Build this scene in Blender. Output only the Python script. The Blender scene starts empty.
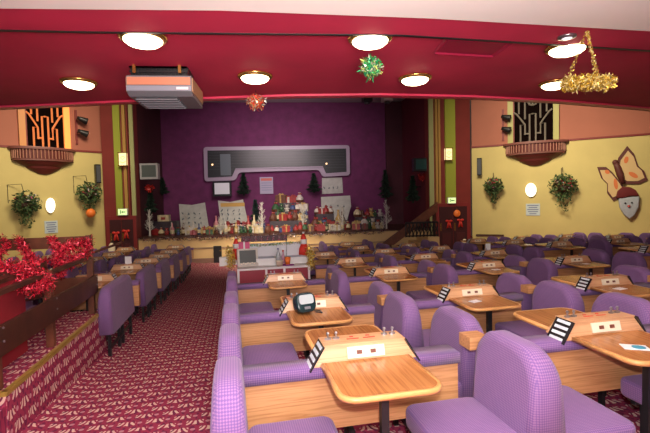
import bpy, bmesh, math, random
from math import sin, cos, pi, radians
from mathutils import Matrix, Vector
random.seed(7)
SC = bpy.context.scene
COL = SC.collection

# ------------------------------------------------------------------ camera
F, PITCH, ROLL, CZ = 430.0, .04, .024, 1.663
HY, SY = .105, .211            # yaw of the view in the hall frame and in the seating frame
cam_d = bpy.data.cameras.new('camera'); cam = bpy.data.objects.new('camera', cam_d); COL.objects.link(cam)
cam_d.sensor_width = 36; cam_d.lens = F/650*36; cam_d.clip_end = 200; cam_d.clip_start = .02
cam.matrix_world = Matrix.Translation((0, 0, CZ)) @ Matrix.Rotation(-HY, 4, 'Z') @ Matrix.Rotation(pi/2-PITCH, 4, 'X') @ Matrix.Rotation(-ROLL, 4, 'Z')
SC.camera = cam
# ------------------------------------------------------------------ light
w = bpy.data.worlds.new('world'); SC.world = w; w.use_nodes = True
w.node_tree.nodes['Background'].inputs[0].default_value = (1.0, .72, .58, 1)
w.node_tree.nodes['Background'].inputs[1].default_value = .04
def lamp(name, kind, loc, power, color, size=.05, target=None, sy=None, spread=None):
    d = bpy.data.lights.new(name, kind); d.energy = power; d.color = color
    if kind == 'POINT': d.shadow_soft_size = size
    if kind == 'AREA':
        d.size = size
        if sy: d.shape = 'RECTANGLE'; d.size_y = sy
        if spread: d.spread = spread
    o = bpy.data.objects.new(name, d); COL.objects.link(o); o.location = loc
    if target: o.rotation_euler = (Vector(target)-Vector(loc)).to_track_quat('-Z', 'Y').to_euler()
    return o
lamp('camera_flash', 'POINT', (.05, .05, CZ+.16), 385, (1, .93, .97), .03)
lamp('house_light', 'AREA', (-4.5, 12.5, 8.2), 185, (1, .84, .6), 3, (-9.3, 18, 2.6), spread=radians(75))
lamp('house_light', 'AREA', (5.5, 11.5, 8.2), 270, (1, .84, .6), 3, (12.2, 17.2, 2.6), spread=radians(75))
lamp('stage_light', 'AREA', (0, 17.2, 6.1), 150, (1, .8, .82), 4, (0, 24, 3.6), spread=radians(100))
lamp('house_light', 'AREA', (1, 12.5, 8.4), 25, (1, .78, .62), 6, (1, 13.5, 0))
lamp('stage_front_fill', 'AREA', (-.5, 13, 5.6), 130, (1, .84, .62), 3, (-.5, 19.4, -.1), spread=radians(50))  # fill lamp added out of view to brighten the cream stage front
lamp('ceiling_fill_light', 'AREA', (.5, -1.5, 2.3), 320, (1, .86, .80), 2.5, (.5, 3.2, 4.6), spread=radians(95))  # unseen fill added behind the camera to brighten the ceiling
SC.view_settings.view_transform = 'Standard'; SC.view_settings.look = 'None'
SC.view_settings.gamma = 1; SC.view_settings.use_curve_mapping = False
SC.view_settings.exposure = 0.0

# ------------------------------------------------------------------ frames
SA = SY-HY
MS = Matrix.Rotation(SA, 4, 'Z')                 # seating frame -> world
def sw(x, y, z=0): v = MS @ Vector((x, y, z)); return (v.x, v.y, v.z)
def rise(X):
    def sm(t): t = max(0, min(1, t)); return t*t*(3-2*t)
    return .10*sm((-1.5-X)/.6) + .13*sm((X-6.9)/.8)
def gz(X, Y):                                    # floor height in the seating frame
    Yc = Y if Y < 14.5 else (14.5 + 1.0*(1-math.exp(-(Y-14.5)/1.0)))
    return -.066*Yc + rise(X)
def ray(u, v):
    a, b = u-325, 216.5-v
    c, s = cos(ROLL), sin(ROLL)
    x = (a*c+b*s)/F; up = (-a*s+b*c)/F
    y = cos(PITCH)+up*sin(PITCH); z = -sin(PITCH)+up*cos(PITCH)
    return Vector((x*cos(HY)+y*sin(HY), -x*sin(HY)+y*cos(HY), z))
def at(u, v, Y): r = ray(u, v); p = r*(Y/r.y); return Vector((p.x, p.y, p.z+CZ))
def atz(u, v, z): r = ray(u, v); p = r*((z-CZ)/r.z); return Vector((p.x, p.y, z))

# ------------------------------------------------------------------ materials
MATS = {}
def newmat(name):
    m = bpy.data.materials.new(name); m.use_nodes = True
    return m, m.node_tree, m.node_tree.nodes['Principled BSDF']
def mat(name, col, rough=.6, metal=0, var=.0, scale=8, emit=None, es=0, spec=None, trans=0, bump=0):
    if name in MATS: return MATS[name]
    m, nt, b = newmat(name)
    b.inputs['Base Color'].default_value = (*col, 1); b.inputs['Roughness'].default_value = rough
    b.inputs['Metallic'].default_value = metal
    if spec is not None: b.inputs['Specular IOR Level'].default_value = spec
    if trans: b.inputs['Transmission Weight'].default_value = trans
    if emit: b.inputs['Emission Color'].default_value = (*emit, 1); b.inputs['Emission Strength'].default_value = es
    if var or bump:
        tc = nt.nodes.new('ShaderNodeTexCoord'); n = nt.nodes.new('ShaderNodeTexNoise')
        n.inputs['Scale'].default_value = scale; n.inputs['Detail'].default_value = 4
        nt.links.new(tc.outputs['Object'], n.inputs['Vector'])
        if var:
            r = nt.nodes.new('ShaderNodeValToRGB')
            r.color_ramp.elements[0].position = .3; r.color_ramp.elements[1].position = .7
            r.color_ramp.elements[0].color = (*[max(0, c*(1-var)) for c in col], 1)
            r.color_ramp.elements[1].color = (*[min(1, c*(1+var)) for c in col], 1)
            nt.links.new(n.outputs[0], r.inputs[0]); nt.links.new(r.outputs[0], b.inputs['Base Color'])
        if bump:
            bp = nt.nodes.new('ShaderNodeBump'); bp.inputs['Strength'].default_value = bump; bp.inputs['Distance'].default_value = .01
            nt.links.new(n.outputs[0], bp.inputs['Height']); nt.links.new(bp.outputs[0], b.inputs['Normal'])
    MATS[name] = m; return m
class N:                                         # tiny node-math helper
    def __init__(s, nt): s.nt = nt
    def m(s, op, a, b=None, c=None):
        n = s.nt.nodes.new('ShaderNodeMath'); n.operation = op
        for i, v in enumerate((a, b, c)):
            if v is None: continue
            if isinstance(v, (int, float)): n.inputs[i].default_value = v
            else: s.nt.links.new(v, n.inputs[i])
        return n.outputs[0]
    def sep(s, v):
        n = s.nt.nodes.new('ShaderNodeSeparateXYZ'); s.nt.links.new(v, n.inputs[0]); return n.outputs
    def mix(s, f, a, b):
        n = s.nt.nodes.new('ShaderNodeMix'); n.data_type = 'RGBA'
        if isinstance(f, (int, float)): n.inputs[0].default_value = f
        else: s.nt.links.new(f, n.inputs[0])
        for i, v in ((6, a), (7, b)):
            if isinstance(v, tuple): n.inputs[i].default_value = (*v, 1)
            else: s.nt.links.new(v, n.inputs[i])
        return n.outputs[2]
    def noise(s, v, sc, det=3):
        n = s.nt.nodes.new('ShaderNodeTexNoise'); n.inputs['Scale'].default_value = sc; n.inputs['Detail'].default_value = det
        s.nt.links.new(v, n.inputs['Vector']); return n.outputs[0]
def carpet():
    m, nt, b = newmat('patterned_carpet'); h = N(nt)
    uv = nt.nodes.new('ShaderNodeUVMap').outputs[0]
    x, y, _ = h.sep(uv)
    nz = h.noise(uv, 14, 2); nb = h.noise(uv, 1.3, 2)
    # rows of leaf clusters; every second row is shifted by half a repeat
    q = .135; p = .235
    row = h.m('FLOOR', h.m('DIVIDE', y, q)); v = h.m('FRACT', h.m('DIVIDE', y, q))
    odd = h.m('MULTIPLY', h.m('MODULO', h.m('ABSOLUTE', row), 2), .5)
    u = h.m('FRACT', h.m('ADD', h.m('DIVIDE', x, p), odd))
    lean = h.m('MULTIPLY', h.m('SUBTRACT', u, .4), h.m('MULTIPLY', h.m('SUBTRACT', v, .5), 1.6))
    st = h.m('SINE', h.m('ADD', h.m('MULTIPLY', h.m('ADD', u, lean), 2*pi*5.2), h.m('MULTIPLY', nz, 3.0)))
    s = h.m('GREATER_THAN', st, -.12)
    vm = h.m('LESS_THAN', h.m('ABSOLUTE', h.m('SUBTRACT', v, h.m('ADD', .25, h.m('MULTIPLY', nz, .5)))), .27)
    um = h.m('LESS_THAN', h.m('ABSOLUTE', h.m('SUBTRACT', u, .38)), .31)
    leaf = h.m('MULTIPLY', s, h.m('MULTIPLY', vm, um))
    # little flower in the gap
    du = h.m('MULTIPLY', h.m('SUBTRACT', u, .84), p); dv = h.m('MULTIPLY', h.m('SUBTRACT', v, .5), q)
    rr = h.m('SQRT', h.m('ADD', h.m('MULTIPLY', du, du), h.m('MULTIPLY', dv, dv)))
    dot = h.m('LESS_THAN', rr, .021)
    dark = h.m('LESS_THAN', h.m('ABSOLUTE', h.m('SUBTRACT', h.m('SINE', h.m('ADD', h.m('MULTIPLY', u, 2*pi*3), h.m('MULTIPLY', nz, 9))), .85)), .22)
    base = h.mix(nb, (.30, .034, .078), (.37, .045, .10))
    c1 = h.mix(h.m('MULTIPLY', dark, .75), base, (.13, .02, .07))
    leafc = h.mix(h.noise(uv, 30, 1), (.80, .66, .50), (.78, .52, .48))
    c2 = h.mix(h.m('MULTIPLY', leaf, .92), c1, leafc)
    c3 = h.mix(h.m('MULTIPLY', dot, .6), c2, (.75, .42, .45))
    nt.links.new(c3, b.inputs['Base Color']); b.inputs['Roughness'].default_value = .95
    b.inputs['Specular IOR Level'].default_value = .1
    return m
def fabric(name, base, dotc, amt=.75, freq=300):
    m, nt, b = newmat(name); h = N(nt)
    tc = nt.nodes.new('ShaderNodeTexCoord').outputs['Object']
    x, y, z = h.sep(tc)
    nx, ny, nz = h.sep(nt.nodes.new('ShaderNodeTexCoord').outputs['Normal'])
    fx = h.m('GREATER_THAN', h.m('ABSOLUTE', nx), .66); fz = h.m('GREATER_THAN', h.m('ABSOLUTE', nz), .72)
    def sel(f, p, q): return h.m('ADD', h.m('MULTIPLY', f, p), h.m('MULTIPLY', h.m('SUBTRACT', 1.0, f), q))
    p_ = sel(fx, y, x); q_ = sel(fz, y, z)
    s = h.m('MULTIPLY', h.m('SINE', h.m('MULTIPLY', h.m('ADD', p_, q_), freq)), h.m('SINE', h.m('MULTIPLY', h.m('SUBTRACT', p_, q_), freq)))
    d = h.m('MINIMUM', h.m('MAXIMUM', h.m('MULTIPLY', h.m('ADD', s, .15), 1.8), 0), 1.0)
    col = h.mix(h.m('MULTIPLY', d, amt), base, dotc)
    n = h.noise(tc, 9, 2)
    col = h.mix(h.m('MULTIPLY', n, .25), col, tuple(k*.6 for k in base))
    nt.links.new(col, b.inputs['Base Color']); b.inputs['Roughness'].default_value = .9
    b.inputs['Sheen Weight'].default_value = .12; b.inputs['Specular IOR Level'].default_value = .2
    MATS[name] = m; return m
def wood(name, c1, c2, axis, rough=.35, freq=16, along=.06):
    m, nt, b = newmat(name); h = N(nt)
    tc = nt.nodes.new('ShaderNodeTexCoord').outputs['Object']
    mp = nt.nodes.new('ShaderNodeMapping'); nt.links.new(tc, mp.inputs[0])
    sc = [1, 1, 1]; sc[{'x': 0, 'y': 1, 'z': 2}[axis]] = along
    mp.inputs['Scale'].default_value = sc
    n1 = h.noise(mp.outputs[0], freq, 4); n2 = h.noise(mp.outputs[0], freq*5, 3)
    wv = h.m('ABSOLUTE', h.m('SINE', h.m('MULTIPLY', n1, 15)))
    f = h.m('ADD', h.m('MULTIPLY', wv, .6), h.m('MULTIPLY', n2, .45))
    nt.links.new(h.mix(f, c1, c2), b.inputs['Base Color']); b.inputs['Roughness'].default_value = rough
    MATS[name] = m; return m
CARPET = carpet()
FAB = fabric('purple_honeycomb_fabric', (.155, .085, .245), (.44, .235, .38), .45, 235)
FABD = FAB
WPAN = wood('oak_veneer_panel', (.35, .145, .048), (.59, .31, .135), 'x', .4, 26, .04)
WCON = wood('pale_oak_veneer', (.46, .225, .095), (.66, .39, .21), 'x', .35, 22, .05)
WTOP = wood('oak_table_top', (.25, .088, .025), (.46, .20, .065), 'y', .22, 24, .04)
WEDGE = mat('oak_edge', (.60, .30, .10), .3, var=.12, scale=20)
WDARK = mat('dark_stained_wood', (.055, .018, .010), .45, var=.4, scale=6)
WDARK2 = mat('walnut_wood', (.13, .040, .018), .45, var=.35, scale=6)
BLACK = mat('black_metal', (.012, .012, .014), .4)
BLACKP = mat('black_plastic', (.016, .017, .020), .25)
CREAMP = mat('cream_plastic', (.80, .72, .54), .35)
SOCK = mat('brown_socket', (.16, .05, .03), .4)
SOCKR = mat('red_socket', (.42, .05, .04), .4)
CHROME = mat('grey_metal', (.35, .35, .38), .3, .9)
WHITE = mat('white_laminate', (.80, .78, .80), .4)
PAPER = mat('white_paper', (.82, .84, .84), .6)
CEILR = mat('crimson_ceiling_paint', (.52, .020, .070), .75, var=.10, scale=1.2)
CEILR2 = mat('crimson_ceiling_edge', (.70, .05, .12), .4)
CEILW = mat('white_ceiling_paint', (.96, .93, .86), .6)
YEL = mat('yellow_wall_paint', (.56, .46, .175), .75, var=.07, scale=.9)
PINK = mat('salmon_wall_paint', (.37, .125, .08), .75, var=.07, scale=.9)
MAROON = mat('maroon_paint', (.19, .022, .018), .55, var=.08, scale=2)
GREENP = mat('olive_green_paint', (.30, .34, .035), .55)
GOLDP = mat('ochre_paint', (.42, .24, .06), .5)
PALEG = mat('pale_green_paint', (.36, .38, .16), .6)
PURP = mat('purple_wall_paint', (.13, .018, .088), .8, var=.18, scale=2.5)
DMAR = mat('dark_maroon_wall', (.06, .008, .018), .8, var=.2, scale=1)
STAGEC = mat('cream_stage_front', (.62, .43, .20), .6, var=.08, scale=1)
DGREY = mat('dark_grey', (.06, .065, .075), .5)
MGREY = mat('mid_grey', (.17, .17, .19), .5)
LILAC = mat('lilac_grey_frame', (.34, .27, .36), .4)
BRASS = mat('brass', (.65, .42, .12), .25, .9)
RED = mat('red_plastic', (.62, .03, .02), .4)
REDF = mat('red_fabric_panel', (.30, .012, .022), .8, var=.1, scale=5)
ORANGE = mat('orange_plastic', (.85, .20, .03), .5)
GLOW = mat('lit_opal_glass', (1, .9, .75), .3, emit=(1, .80, .52), es=9)
GLOWW = mat('lit_wall_disc', (1, 1, .9), .3, emit=(1, .93, .72), es=2.6)
GLOWL = mat('lit_lantern_glass', (1, .9, .6), .4, emit=(1, .78, .36), es=.85)
GLOWG = mat('lit_green_sign', (.6, .9, .4), .4, emit=(.75, .95, .42), es=.8)
NEONO = mat('lit_orange_light', (1, .4, .1), .4, emit=(1, .22, .04), es=.9)

# ------------------------------------------------------------------ mesh helpers
def obj(name, bm, m, parent=None, smooth=False, mats=None):
    me = bpy.data.meshes.new(name); bm.normal_update(); bm.to_mesh(me); bm.free()
    for k in (mats or [m]): me.materials.append(k)
    if smooth:
        for p in me.polygons: p.use_smooth = True
    o = bpy.data.objects.new(name, me); COL.objects.link(o)
    if parent: o.parent = parent
    return o
def empty(name, loc=(0, 0, 0), rz=0):
    o = bpy.data.objects.new(name, None); COL.objects.link(o); o.location = loc; o.rotation_euler = (0, 0, rz)
    o.empty_display_size = .1; return o
def tag(o, label, cat, group=None):
    o['label'] = label; o['category'] = cat
    if group: o['group'] = group
    return o
def struct(o): o['kind'] = 'structure'; return o
def box(bm, x0, x1, y0, y1, z0, z1, mi=0, M=None):
    vs = [bm.verts.new((x, y, z)) for x in (x0, x1) for y in (y0, y1) for z in (z0, z1)]
    if M: 
        for v in vs: v.co = M @ v.co
    for f in ((0, 1, 3, 2), (4, 6, 7, 5), (0, 4, 5, 1), (2, 3, 7, 6), (0, 2, 6, 4), (1, 5, 7, 3)):
        fc = bm.faces.new([vs[i] for i in f]); fc.material_index = mi
    return vs
def B(*a, **k): bm = bmesh.new(); box(bm, *a, **k); return bm
def bev(bm, r, seg=2, ang=.5):
    es = [e for e in bm.edges if len(e.link_faces) == 2 and e.calc_face_angle(0) > ang]
    bmesh.ops.bevel(bm, geom=es, offset=r, segments=seg, profile=.5, affect='EDGES', clamp_overlap=True)
    return bm
def prism(bm, pts, axis, a, b, mi=0, taper=None):
    """extrude polygon pts (2-D) along axis between a and b"""
    def P(p, t):
        if axis == 'x': return (t, p[0], p[1])
        if axis == 'y': return (p[0], t, p[1])
        return (p[0], p[1], t)
    A = [bm.verts.new(P(p, a)) for p in pts]; C = [bm.verts.new(P(p, b)) for p in pts]
    n = len(pts)
    fs = [bm.faces.new(A), bm.faces.new(C[::-1])] + [bm.faces.new((A[i], C[i], C[(i+1) % n], A[(i+1) % n])) for i in range(n)]
    for f in fs: f.material_index = mi
    bmesh.ops.recalc_face_normals(bm, faces=fs); return fs
def tube(bm, pts, r, seg=6, mi=0, cap=True):
    pts = [Vector(p) for p in pts]; rings = []
    for i, p in enumerate(pts):
        d = (pts[min(i+1, len(pts)-1)]-pts[max(i-1, 0)]).normalized()
        up = Vector((0, 0, 1)) if abs(d.z) < .95 else Vector((1, 0, 0))
        a = d.cross(up).normalized(); b_ = d.cross(a)
        rr = r[i] if isinstance(r, (list, tuple)) else r
        rings.append([bm.verts.new(p + (a*cos(2*pi*k/seg)+b_*sin(2*pi*k/seg))*rr) for k in range(seg)])
    for i in range(len(rings)-1):
        for k in range(seg):
            f = bm.faces.new((rings[i][k], rings[i][(k+1) % seg], rings[i+1][(k+1) % seg], rings[i+1][k])); f.material_index = mi
    if cap:
        for rg in (rings[0][::-1], rings[-1]):
            f = bm.faces.new(rg); f.material_index = mi
    return bm
def lathe(bm, prof, seg=20, cx=0, cy=0, cz=0, a0=0, a1=2*pi, mi=0, sx=1, sy=1):
    full = abs(a1-a0-2*pi) < 1e-6; n = seg if full else seg+1
    rings = [[bm.verts.new((cx+sx*r*cos(a0+(a1-a0)*k/seg), cy+sy*r*sin(a0+(a1-a0)*k/seg), cz+z)) for k in range(n)] for r, z in prof]
    for i in range(len(rings)-1):
        for k in range(seg):
            k2 = (k+1) % n if full else k+1
            try: f = bm.faces.new((rings[i][k], rings[i][k2], rings[i+1][k2], rings[i+1][k])); f.material_index = mi
            except ValueError: pass
    for rg in (rings[0], rings[-1]):
        try: f = bm.faces.new(rg if rg is rings[-1] else rg[::-1]); f.material_index = mi
        except ValueError: pass
    return bm
def ball(bm, c, r, seg=10, sz=1, mi=0, sx=1, sy=1):
    prof = [(max(1e-4, r*sin(pi*i/seg)), -r*sz*cos(pi*i/seg)) for i in range(seg+1)]
    return lathe(bm, prof, seg, *c, mi=mi, sx=sx, sy=sy)
def rrect(x0, x1, y0, y1, r, corners=(1, 1, 1, 1), n=5):
    """corners: (x0y0, x1y0, x1y1, x0y1)"""
    P = []
    for (cx, cy, a, c, px, py) in ((x0+r, y0+r, pi, corners[0], x0, y0), (x1-r, y0+r, 1.5*pi, corners[1], x1, y0),
                                 (x1-r, y1-r, 0, corners[2], x1, y1), (x0+r, y1-r, .5*pi, corners[3], x0, y1)):
        if c: P += [(cx+r*cos(a+k*pi/2/n), cy+r*sin(a+k*pi/2/n)) for k in range(n+1)]
        else: P.append((px, py))
    return P
def tinsel(bm, pts, rad, n, ln=.06, wd=.007, rnd=None, mi=0):
    R = rnd or random
    pts = [Vector(p) for p in pts]; segs = [(pts[i], pts[i+1], (pts[i+1]-pts[i]).length) for i in range(len(pts)-1)]
    tot = sum(s[2] for s in segs)
    for _ in range(n):
        t = R.random()*tot
        for a, b_, l in segs:
            if t <= l: break
            t -= l
        c = a.lerp(b_, min(1, t/max(l, 1e-6)))
        d = Vector((R.gauss(0, 1), R.gauss(0, 1), R.gauss(0, 1))).normalized()
        e = d.cross(Vector((R.gauss(0, 1), R.gauss(0, 1), R.gauss(0, 1)))).normalized()*wd
        g_ = Vector((R.gauss(0, 1), R.gauss(0, 1), R.gauss(0, 1))).normalized()
        s = c + d*rad*R.random()**.6*.85; q = s + g_*min(ln, rad*.6)*R.uniform(.5, 1.2)
        mid = (s+q)/2 + e*R.uniform(-2, 2)
        v = [bm.verts.new(k) for k in (s-e, s+e, mid+e, q+e*.4, q-e*.4, mid-e)]
        f = bm.faces.new((v[0], v[1], v[2], v[5])); g = bm.faces.new((v[5], v[2], v[3], v[4]))
        f.material_index = g.material_index = mi if mi >= 0 else R.randrange(-mi)
    return bm
def copy_tree(o, parent=None):
    c = o.copy(); COL.objects.link(c)
    if parent: c.parent = parent
    for ch in list(o.children): copy_tree(ch, c)
    return c
ORD = ['first', 'second', 'third', 'fourth', 'fifth', 'sixth', 'seventh', 'eighth', 'ninth', 'tenth']

# ================================================================== THE HALL
# sloping carpeted floor, UV in metres of the seating frame
bm = bmesh.new(); uvl = bm.loops.layers.uv.new('UVMap')
xs = [-18, -14, -10, -7, -5, -3.5] + [-2.3+.1*i for i in range(10)] + [0, 2, 4, 6, 6.9, 7.1, 7.3, 7.5, 7.7, 9, 12, 16, 21]
ys = [-4, -2, 0, 2, 4, 6, 8, 10, 12, 13.5, 14.5, 14.8, 15.1, 15.4, 15.8, 16.4, 17.2, 18.5, 20, 22, 25]
G = [[bm.verts.new((*sw(x, y)[:2], gz(x, y))) for y in ys] for x in xs]
for i in range(len(xs)-1):
    for j in range(len(ys)-1):
        f = bm.faces.new((G[i][j], G[i+1][j], G[i+1][j+1], G[i][j+1]))
        for l, (a, b_) in zip(f.loops, ((i, j), (i+1, j), (i+1, j+1), (i, j+1))): l[uvl].uv = (xs[a], ys[b_])
struct(obj('floor', bm, CARPET, smooth=True))
FZ = gz(0, 19)                                   # level floor by the stage

# splay walls --------------------------------------------------------
RW0, RW1 = Vector((9.0, 19.35)), Vector((14.56, 15.56))
LW0, LW1 = Vector((-7.5, 19.66)), Vector((-10.22, 17.19))
class Wall:
    def __init__(s, o, d, left):                  # origin = inner end; d points away from the stage
        s.o = o; s.dir = (-(d-o) if left else (d-o)).normalized(); s.ang = math.atan2(s.dir.y, s.dir.x)
        s.n = Vector((-s.dir.y, s.dir.x))        # away from the room
    def hit(s, u, v):
        r = ray(u, v); k = (s.o.x*s.n.x+s.o.y*s.n.y)/(r.x*s.n.x+r.y*s.n.y); p = r*k
        return Vector((p.x, p.y, p.z+CZ))
    def loc(s, u, v):                             # wall coordinate along, height
        p = s.hit(u, v); return ((p.x-s.o.x)*s.dir.x+(p.y-s.o.y)*s.dir.y, p.z)
    def frame(s, name, u, v, off=0):
        p = s.hit(u, v); return empty(name, (p.x-s.n.x*off, p.y-s.n.y*off, p.z), s.ang)
    def rel(s, pts, c):                           # polygon of pixels, relative to c, in wall coordinates
        a0, z0 = s.loc(*c); return [(s.loc(*p)[0]-a0, s.loc(*p)[1]-z0) for p in pts]
WR = Wall(RW0, RW1, False); WL = Wall(LW0, LW1, True)
def wallpiece(W, name, a0, a1, z0, z1, m, t=.3):
    o = obj(name, B(a0, a1, 0, t, z0, z1), m); o.location = (W.o.x, W.o.y, 0); o.rotation_euler = (0, 0, W.ang); return struct(o)
wallpiece(WR, 'wall_right', 0, 12, -2, 3.9, YEL); wallpiece(WR, 'wall_right_upper', 0, 12, 3.94, 10, PINK)
o = wallpiece(WR, 'trim_1', -.02, 12, 3.88, 3.96, MAROON, .3); o.location.x -= WR.n.x*.03; o.location.y -= WR.n.y*.03
wallpiece(WL, 'wall_left', -10, 0, -2, 3.9, YEL); wallpiece(WL, 'wall_left_upper', -10, 0, 3.94, 10, PINK)
o = wallpiece(WL, 'trim_2', -10, .02, 3.88, 3.96, MAROON, .3); o.location.x -= WL.n.x*.03; o.location.y -= WL.n.y*.03

# proscenium pilasters with painted stripes ---------------------------------
PY = 19.4
def stripes(name, x0, x1, bands, m0):
    bm = bmesh.new(); box(bm, x0, x1, PY, PY+.5, FZ, 10)
    ms = [m0]
    for k, (a, b_, m, t) in enumerate(bands):
        ms.append(m); box(bm, a, b_, PY-t, PY+.01, FZ, 9.9, mi=k+1)
    return struct(obj(name, bm, m0, mats=ms))
def X(px, y=PY, v=180): return at(px, v, y).x
stripes('wall_proscenium_left', X(103), X(135.5), [(X(116), X(122.5), GREENP, .10), (X(125), X(128), GOLDP, .12), (X(129.3), X(130.6), MAROON, .15), (X(131.6), X(135.5), PALEG, .08)], MAROON)
stripes('wall_proscenium_right', X(429), X(470.5), [(X(429), X(433.5), PALEG, .08), (X(435), X(437), GOLDP, .14), (X(438), X(440), GOLDP, .12), (X(445), X(455), GREENP, .10)], MAROON)

# stage ----------------------------------------------------------------------
SXL, SXR = X(135.5), X(429)
STZ = .13
stage = B(SXL-.3, SXR+.3, PY+.02, 24.2, FZ-.3, STZ)
struct(obj('stage_platform', stage, STAGEC))
struct(obj('floor_stage', B(SXL-.3, SXR+.3, PY-.05, 24.2, STZ+.002, STZ+.04), WDARK))
bm = bmesh.new(); box(bm, SXL, at(385, 230, PY).x, PY-.03, PY+.02, -.38, -.34)
struct(obj('trim_3', bm, mat('stage_groove', (.30, .20, .13), .6)))
bm = bmesh.new(); box(bm, SXL, at(385, 230, PY).x, PY-.05, PY+.02, FZ, -.82)
struct(obj('baseboard_stage', bm, mat('stage_base', (.22, .12, .09), .6)))
bx0, bx1 = X(160, 24), X(386, 24)
struct(obj('wall_stage_back', B(bx0-.02, bx1+.02, 24, 24.3, -1, 9), PURP))
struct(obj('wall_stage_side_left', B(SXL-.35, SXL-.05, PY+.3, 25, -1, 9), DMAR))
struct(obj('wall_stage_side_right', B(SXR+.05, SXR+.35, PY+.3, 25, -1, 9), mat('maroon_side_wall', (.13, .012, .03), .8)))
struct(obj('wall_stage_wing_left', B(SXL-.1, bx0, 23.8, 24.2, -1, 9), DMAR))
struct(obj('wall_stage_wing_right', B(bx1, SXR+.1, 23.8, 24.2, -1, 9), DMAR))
# stage ceiling with lighting slots
bm = bmesh.new(); zc = 7.05
box(bm, SXL-.3, SXR+.3, PY+.3, 24.2, zc, zc+.1)
struct(obj('ceiling_stage', bm, mat('stage_ceiling_grey', (.55, .54, .56), .8)))
for i in range(8):
    x0 = SXL+.6+i*1.62
    struct(obj('ceiling_slot', B(x0, x0+1.1, 21.0, 21.35, zc-.02, zc+.01), BLACK))
# stage bottom beam
# right-hand stage steps, lattice and ramp rail
t = tag(empty('stage_steps', (0, PY, 0)), 'cream stage-side steps with black lattice skirt behind a dark handrail', 'steps')
for k in range(4):
    x1 = at(436, 230, 18.2).x - .0; x0 = at(398+k*9, 235, 18.2).x
    obj('step', B(x0, x1, -1.6, -.05, FZ + .24*k, FZ+.24*(k+1)), STAGEC, t)
bm = bmesh.new(); xa, xb = at(405, 222, 18.0).x, at(437, 222, 18.0).x; zt = FZ+.97
for i in range(10):
    xx = xa+(xb-xa)*i/9; box(bm, xx-.02, xx+.02, -1.5, -1.46, zt, zt+.62)
box(bm, xa, xb, -1.5, -1.44, zt+.58, zt+.66); box(bm, xa, xb, -1.5, -1.44, zt+.02, zt+.08)
for i in range(9):
    xx = xa+(xb-xa)*i/9; tube(bm, [(xx, -1.48, zt+.05), (xx+.2, -1.48, zt+.6)], .018, 4); tube(bm, [(xx+.2, -1.48, zt+.05), (xx, -1.48, zt+.6)], .018, 4)
obj('lattice', bm, BLACK, t)
t = empty('ramp_handrail', (0, 18.1, 0)); tag(t, 'dark red sloping handrail board rising to the right of the stage', 'handrail')
p0, p1 = at(386, 243, 17.9), at(438, 207, 17.9)
bm = bmesh.new(); prism(bm, [(p0.x-.25, p0.z-.1), (p0.x+.35, p0.z-.1), (p1.x, p1.z-.2), (p1.x, p1.z+.22)], 'y', -.16, -.06)
obj('board', bm, WDARK2, t)
for f in (.1, .95):
    xx = p0.x+(p1.x-p0.x)*f; zz = p0.z+(p1.z-p0.z)*f
    obj('post', B(xx-.05, xx+.05, -.06, .04, FZ, zz), WDARK, t)

# ------------------------------------------------------------------ balcony underside
edge = [(-16, 13.6), (-12, 11.4), (-8.5, 9.9)] + [tuple(atz(u, v, 3.56)[:2]) for u, v in ((0, 107), (50, 105), (100, 102.5), (200, 98.5), (290, 95.5), (380, 94.5), (470, 96.5), (560, 101), (650, 108.5))] + [(11.5, 10.2), (15, 12.2), (20, 15)]
mid_ = [tuple(atz(u, v, 3.50)[:2]) for u, v in ((0, 30.5), (100, 32.5), (250, 34), (400, 35.5), (500, 41.5), (650, 51))]
near_ = [tuple(atz(u, v, 3.50)[:2]) for u, v in ((0, 7), (220, 9), (430, 17), (650, 30))]
mid_ = [(-16, 4.9)] + mid_ + [(20, 6.2)]
near_ = [(-16, 4.35)] + near_ + [(20, 6.0)]
def slab(name, front, back, z0, z1, m):
    bm = bmesh.new(); pts = list(front) + list(back[::-1])
    prism(bm, pts, 'z', z0, z1); bmesh.ops.triangulate(bm, faces=[f for f in bm.faces if len(f.verts) > 4])
    return struct(obj(name, bm, m))
slab('ceiling', [(x, y-.02) for x, y in mid_], edge, 3.56, 3.75, CEILR)
def offs(P, d): return [(x, y+d) for x, y in P]
slab('trim_4', offs(edge, -.10), offs(edge, .06), 3.525, 3.78, CEILR2)
slab('balcony_front', offs(edge, .06), offs(edge, .2), 3.55, 5.2, PINK)
slab('ceiling_bulkhead', near_, mid_, 3.50, 3.75, CEILR)
slab('trim_5', offs(mid_, -.03), offs(mid_, .012), 3.492, 3.56, BLACK)  # black strip drawn in for the shadow line at the ceiling step
slab('ceiling_near', [(-16, -3), (20, -3)], near_, 3.485, 3.75, CEILW)
# hatch outline on the ceiling
hp = [atz(u, v, 3.56) for u, v in ((446, 38), (512, 42), (493, 55.5), (434, 52))]
bm = bmesh.new()
for i in range(4):
    a, b_ = hp[i], hp[(i+1) % 4]; tube(bm, [(a.x, a.y, 3.555), (b_.x, b_.y, 3.555)], .022, 4)
c = sum(hp, Vector())/4
prism(bm, [tuple((c+(p-c)*.9)[:2]) for p in hp], 'z', 3.552, 3.565)
struct(obj('ceiling_hatch', bm, mat('hatch_red', (.33, .012, .05), .5)))

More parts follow.
